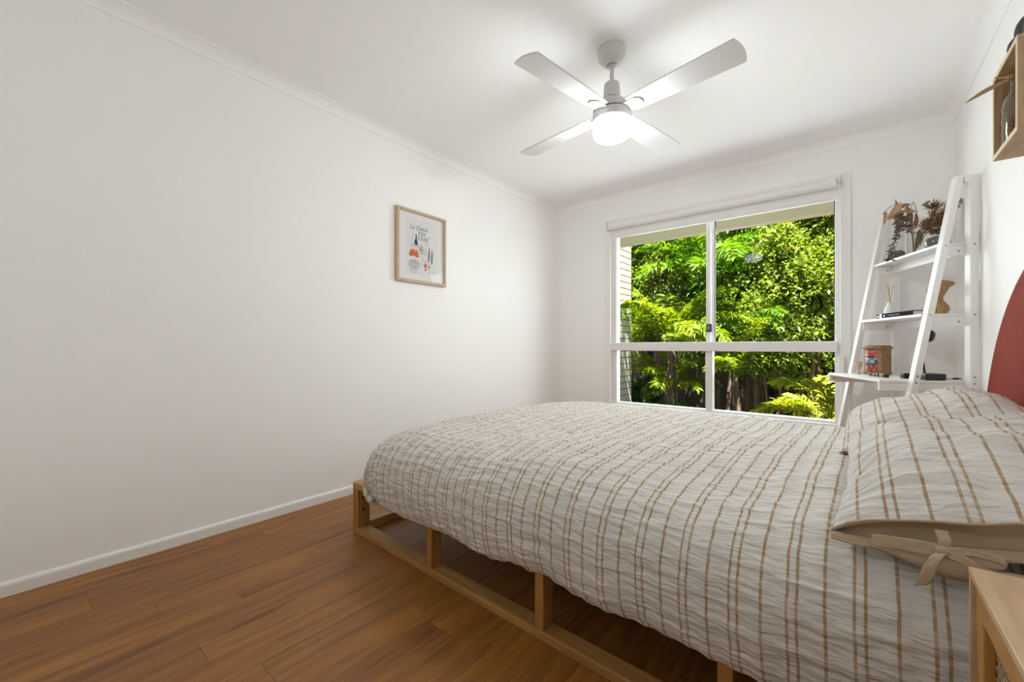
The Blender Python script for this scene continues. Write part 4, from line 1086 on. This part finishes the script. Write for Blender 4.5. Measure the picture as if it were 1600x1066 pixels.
# ---------------------------------------------------------------- outside: eave, brick wing wall, fence, garden
GZ = -0.42
WX = -2.410
OY = YW + WT
eave = MB().box(WX, 2.0, OY, 4.60, 2.105, 2.20).build('eave_soffit', M_soffit); struct(eave, 'cream soffit boards under the eave outside the window', 'eave')
MB().box(WX, 2.0, 4.60, 4.62, 2.085, 2.30).build('fascia', M_soffit, eave)
MB().box(WX, 2.0, OY + .002, 4.62, 2.20, 2.56).build('roof_edge', M_fence, eave)
vt = MB().box(-1.50, -1.20, 4.20, 4.30, 2.099, 2.105).build('soffit_vent', M_white, eave)
for k in range(6): MB().box(-1.48 + k * .047, -1.455 + k * .047, 4.21, 4.29, 2.097, 2.099).build('vent_slat', M_soffit, vt)
bw = MB().box(WX - 0.110, WX - 0.007, OY, 5.645, GZ, 2.60).build('wing_wall', M_mortar); struct(bw, 'white brick wing wall outside beside the window', 'wall')
BLN, BH, JT = 0.230, 0.076, 0.010
bfull = MB().box(-0.11, 0.0, 0, BLN, 0, BH).mesh('brick'); bfull.materials.append(M_brick)
zc = 0; z = GZ
ybase = 5.652
while z + BH < 2.60:
    y = ybase; first = zc % 2
    while y > OY + 0.02:
        L = BLN / 2 - JT/2 if first else BLN
        first = 0
        y0 = max(OY, y - L)
        if y - y0 > BLN - 1e-4:
            o = bpy.data.objects.new('brick', bfull); col.objects.link(o); o.location = (WX, y0, z)
        else: o = MB().box(-0.11, 0.0, 0, y - y0, 0, BH).build('brick', M_brick, loc=(WX, y0, z))
        o.parent = bw
        y = y0 - JT
    z += BH + JT; zc += 1
tag(MB().box(-12, 9, OY, 16, GZ - 0.2, GZ).build('garden_ground', M_soil), 'dark soil and leaf litter of the garden bed', 'ground', kind='structure')

fn = empty('paling_fence', (-1.5, 8.3, GZ)); tag(fn, 'dark timber paling fence behind the garden shrubs', 'fence')
pal = MB().prism([(-0.048, 0), (0.048, 0), (0.048, 0.012), (-0.048, 0.012)], 0, 1.75).mesh('paling'); pal.materials.append(M_fence)
for k in range(95):
    o = bpy.data.objects.new('paling', pal); col.objects.link(o); o.parent = fn
    o.location = (-5.2 + k * 0.1, (k % 2) * 0.008, lrnd.uniform(-.02, .02))
for z in (0.35, 1.35): MB().box(-5.3, 4.4, 0.022, 0.06, z, z + 0.07).build('fence_rail', M_fence, fn)

def leaves_mesh(name, C, D, Lh, Wd, mat, seed=0, droop=0.25):
    """many folded leaves: C base points (n,3), D directions (n,3), lengths, widths"""
    rs = np.random.RandomState(seed); n = len(C)
    D = D / (np.linalg.norm(D, axis=1, keepdims=True) + 1e-9)
    up = np.tile(np.array([[0.0, 0.0, 1.0]]), (n, 1)) + rs.normal(0, 0.45, (n, 3))
    S = np.cross(D, up); S /= (np.linalg.norm(S, axis=1, keepdims=True) + 1e-9)
    Nn = np.cross(S, D)
    L = Lh[:, None]; W = Wd[:, None]
    base = C; mid = C + D * L * 0.5
    tip = C + D * L - np.array([[0, 0, 1.0]]) * L * droop
    a = mid - S * W * 0.5 + Nn * W * 0.12; b = mid + S * W * 0.5 + Nn * W * 0.12
    m2 = mid - Nn * W * 0.05
    P = np.stack([base, a, m2, b, tip], 1).reshape(-1, 3)
    i = np.arange(n)[:, None] * 5
    tris = np.concatenate([i + np.array([[0, 1, 2]]), i + np.array([[0, 2, 3]]), i + np.array([[1, 4, 2]]), i + np.array([[2, 4, 3]])], 1).reshape(-1, 3)
    me = bpy.data.meshes.new(name)
    me.vertices.add(len(P)); me.vertices.foreach_set('co', P.reshape(-1).astype(np.float32))
    me.loops.add(len(tris) * 3); me.loops.foreach_set('vertex_index', tris.reshape(-1).astype(np.int32))
    me.polygons.add(len(tris)); me.polygons.foreach_set('loop_start', (np.arange(len(tris)) * 3).astype(np.int32))
    me.update(calc_edges=True)
    at_ = me.attributes.new('rnd', 'FLOAT', 'POINT')
    at_.data.foreach_set('value', np.repeat(rs.rand(n) ** 1.3, 5).astype(np.float32))
    me.materials.append(mat)
    return me

def shrub(name, label, x, y, rx, ry, z0, z1, mat, ncl, per, L, W, seed, cat='tree', trunks=3, tr=0.05, group='garden shrubs and trees'):
    rs = np.random.RandomState(seed)
    root = empty(name, (x, y, GZ)); tag(root, label, cat, group)
    # clusters near the surface of a lumpy crown
    nb = 40
    bv = rs.normal(0, 1, (nb, 3)); bv /= np.linalg.norm(bv, axis=1, keepdims=True)
    bc = bv * (rs.uniform(0.20, 0.85, (nb, 1)))
    br = rs.uniform(0.24, 0.42, nb)
    v = rs.normal(0, 1, (ncl, 3)); v /= np.linalg.norm(v, axis=1, keepdims=True)
    v[:, 2] = np.where(rs.rand(ncl) < 0.6, np.abs(v[:, 2]), v[:, 2])
    bi = rs.randint(0, nb, ncl)
    zc = (z0 + z1) / 2 - GZ; rz = (z1 - z0) / 2
    cl = (bc[bi] + v * (br[bi] * rs.uniform(0.75, 1.0, ncl))[:, None]) * np.array([[rx, ry, rz]]) + np.array([[0, 0, zc]])
    C = np.repeat(cl, per, 0) + rs.normal(0, 0.055, (ncl * per, 3)) * (L / 0.07)
    D = np.repeat(v, per, 0) * 0.7 + rs.normal(0, 0.7, (ncl * per, 3)) + np.array([[0, 0, 0.15]])
    n = len(C)
    me = leaves_mesh('foliage', C, D, rs.uniform(0.6, 1.3, n) * L, rs.uniform(0.7, 1.2, n) * W, mat, seed)
    o = bpy.data.objects.new('foliage', me); col.objects.link(o); o.parent = root; tag(o, kind='stuff')
    r2 = random.Random(seed)
    for k in range(trunks):
        bx, by = r2.uniform(-.25, .25) * rx, r2.uniform(-.2, .2) * ry
        tx, ty = r2.uniform(-.6, .6) * rx, r2.uniform(-.5, .5) * ry
        h = zc + rz * r2.uniform(0.2, 0.7)
        c = curve([(bx, by, -0.02), (bx + (tx-bx)*.15 + r2.uniform(-.05,.05), by, h * 0.33), (bx + (tx-bx)*.5, by + (ty-by)*.5, h * .66), (tx, ty, h)], 6)
        MB().tube(c, [tr * (1 - 0.75 * i / (len(c)-1)) for i in range(len(c))], 8).build('trunk', M_bark, root, smooth=True)
    # thin twigs showing through
    m = MB()
    for k in range(110):
        j = rs.randint(ncl); p = Vector(cl[j]); q = Vector((p.x * .35, p.y * .35, zc + (p.z - zc) * .3))
        m.tube([q, q.lerp(p, .5) + Vector((0, 0, .08)), p], [0.012, 0.008, 0.004], 4)
    o = m.build('twigs', M_bark, root); tag(o, kind='stuff')
    return root

def frond_mesh(seed, mat, length=1.5, nl=26, ll=0.30, lw=0.038, arch=0.9):
    """pinnate leaf along +x that arches over"""
    rs = np.random.RandomState(seed)
    t = np.linspace(0, 1, nl)
    pts = np.stack([length * (t - 0.12 * t ** 3), 0 * t, length * (0.55 * t - arch * 0.62 * t ** 2.2)], -1)
    C = []; D = []; Ls = []
    for i in range(3, nl):
        tan = pts[min(i+1, nl-1)] - pts[i-1]; tan /= np.linalg.norm(tan)
        k = math.sin(math.pi * (0.12 + 0.80 * t[i])) ** 0.7
        for s in (-1, 1):
            for _ in range(3):
                d = tan * (0.55 + 0.5 * t[i]) + np.array([0, s * 1.0, 0.15]) + rs.normal(0, 0.30, 3)
                C.append(pts[i] + rs.normal(0, 0.008, 3)); D.append(d); Ls.append(ll * k * rs.uniform(0.75, 1.1))
    C = np.array(C); D = np.array(D); Ls = np.array(Ls)
    me = leaves_mesh('frond', C, D, Ls, np.full(len(C), lw) * rs.uniform(.8, 1.2, len(C)), mat, seed, 0.28)
    bm = bmesh.new(); bm.from_mesh(me)
    tb = MB().tube([tuple(p) for p in pts[::3]] + [tuple(pts[-1])], [0.011 * (1 - .8 * k / 10) for k in range(len(pts[::3]) + 1)], 5)
    vv = [bm.verts.new(p) for p in tb.v]
    for f in tb.f:
        try: bm.faces.new([vv[i] for i in f])
        except ValueError: pass
    bm.to_mesh(me); bm.free()
    return me
FR = {key: [frond_mesh(s, mat, **kw) for s in range(3)] for key, mat, kw in (
    ('lime', L_lime, {}), ('mid', L_mid, {'ll': 0.28}), ('yell', L_yell, {'ll': 0.26, 'lw': 0.045, 'length': 1.1, 'nl': 18}), ('strap', L_mid, {'ll': 0.42, 'lw': 0.026, 'length': 1.3}))}
def palm(label, x, y, zc, key, n, scale, seed, stem=0.035, name='feathery_palm', tilt=0.0, face=None):
    r2 = random.Random(seed)
    root = empty(name, (x, y, GZ)); tag(root, label, 'palm', 'feathery palms outside the window')
    for k in range(3):
        a = r2.uniform(0, 6.28); b = 0.10
        MB().tube(curve([(b*math.cos(a), b*math.sin(a), -0.02), (b*.8*math.cos(a), b*.8*math.sin(a), (zc-GZ)*.5), (0.03*math.cos(a), 0.03*math.sin(a), zc-GZ)], 5), [stem * (1 - .3 * i / 10) for i in range(11)], 7).build('stem', M_bark, root, smooth=True)
    for k in range(n):
        o = bpy.data.objects.new('frond', r2.choice(FR[key])); col.objects.link(o); o.parent = root
        a = 2 * math.pi * (k + r2.uniform(-.3, .3)) / n * 1.0 + (0.0 if k % 2 else 0.6)
        pit = -r2.uniform(-0.15, 0.85) + tilt
        s = scale * r2.uniform(0.75, 1.1)
        o.location = (0.04 * math.cos(a), 0.04 * math.sin(a), zc - GZ + r2.uniform(-.25, .15) * scale)
        o.rotation_euler = (r2.uniform(-.3, .3), pit, a)
        o.scale = (s, s, s)
    return root
palm('bright lime feathery palm beside the white brick wing wall', -2.00, 6.05, 1.05, 'lime', 22, 0.80, 1)
palm('tall green feathery palm rising behind the window mullion', -1.62, 6.75, 2.0, 'mid', 22, 0.95, 2)
palm('low lime feathery palm below the left window pane', -2.10, 6.35, 0.30, 'lime', 15, 0.62, 3)
palm('low lime feathery palm right of the lower mullion', -1.20, 6.05, 0.62, 'lime', 15, 0.58, 4)
palm('yellow green broad leaf palm low by the desk end of the window', -0.18, 5.65, 0.10, 'yell', 18, 0.70, 5)
palm('green feathery palm in the middle of the right upper pane', -1.02, 6.5, 1.15, 'mid', 16, 0.62, 6)
palm('drooping strap leaf palm in the shade by the fence', -2.75, 7.2, 1.0, 'strap', 16, 0.8, 7)
palm('small feathery palm low near the fence foot', -2.45, 6.35, -0.05, 'mid', 10, 0.5, 8)
shrub('leafy_tree', 'olive green small leaved tree filling the right upper pane', -0.42, 6.55, 0.85, 0.65, 0.35, 3.5, L_olive, 3600, 15, 0.058, 0.030, 21)
shrub('leafy_tree', 'green small leaved tree at the right edge of the window view', 0.75, 6.5, 0.85, 0.8, 0.2, 3.4, L_olive, 2400, 14, 0.058, 0.030, 22)
shrub('leafy_tree', 'yellow green twiggy tree top behind the tall palm', -0.95, 7.5, 1.1, 0.7, 1.4, 4.4, L_olive, 3000, 14, 0.065, 0.032, 23, tr=0.07)
shrub('leafy_tree', 'sunny green tree above the lime palm by the brick wall', -2.85, 7.0, 0.85, 0.6, 0.9, 3.6, L_olive, 2600, 14, 0.065, 0.034, 24)
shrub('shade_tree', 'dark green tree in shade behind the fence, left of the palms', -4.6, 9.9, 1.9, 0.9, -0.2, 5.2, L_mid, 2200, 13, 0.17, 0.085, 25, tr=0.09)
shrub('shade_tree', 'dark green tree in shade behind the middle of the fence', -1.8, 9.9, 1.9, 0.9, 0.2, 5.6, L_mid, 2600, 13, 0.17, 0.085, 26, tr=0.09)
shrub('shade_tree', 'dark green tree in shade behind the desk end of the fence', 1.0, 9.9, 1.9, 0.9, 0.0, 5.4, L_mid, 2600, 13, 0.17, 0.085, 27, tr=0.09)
shrub('leafy_shrub', 'rounded green shrub low in the right upper pane beside the latch', -0.78, 6.25, 0.38, 0.32, 0.45, 1.5, L_olive, 1100, 13, 0.055, 0.028, 30, cat='shrub', trunks=2, tr=0.025)
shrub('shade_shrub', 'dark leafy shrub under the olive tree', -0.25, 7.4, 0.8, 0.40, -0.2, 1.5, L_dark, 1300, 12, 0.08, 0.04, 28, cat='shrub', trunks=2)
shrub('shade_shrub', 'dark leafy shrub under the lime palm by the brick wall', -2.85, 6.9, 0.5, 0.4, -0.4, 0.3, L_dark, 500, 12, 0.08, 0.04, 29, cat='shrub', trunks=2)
# bare trunks seen through the lower panes
tk = random.Random(12)
for i, (x, y, r, lab) in enumerate(((-1.28, 7.1, 0.055, 'slim pale trunk left of the lower mullion view'), (-0.98, 7.0, 0.06, 'pale leaning trunk in the lower right pane'), (-0.78, 7.25, 0.085, 'thick grey brown trunk in the middle of the lower right pane'), (-0.52, 6.9, 0.05, 'short pale trunk beside the yellow green palm'))):
    c = curve([(0, 0, -0.02), (tk.uniform(-.06, .06), 0, 0.5), (tk.uniform(-.12, .12), tk.uniform(-.1, .1), 1.1), (tk.uniform(-.25, .25), 0.1, 2.0), (tk.uniform(-.4, .4), 0.15, 2.9)], 6)
    root = empty('tree_trunk', (x, y, GZ)); tag(root, lab, 'tree trunk', 'trunks seen through the lower panes')
    MB().tube(c, [r * (1 - .6 * k / (len(c)-1)) * (1 + tk.uniform(-.08, .08)) for k in range(len(c))], 9).build('trunk', M_bark, root, smooth=True)
    p = c[8]
    MB().tube([p, p + Vector((tk.uniform(-.3, .3), -.1, .35)), p + Vector((tk.uniform(-.5, .5), -.15, .8))], [r * .4, r * .3, r * .15], 6).build('branch', M_bark, root, smooth=True)
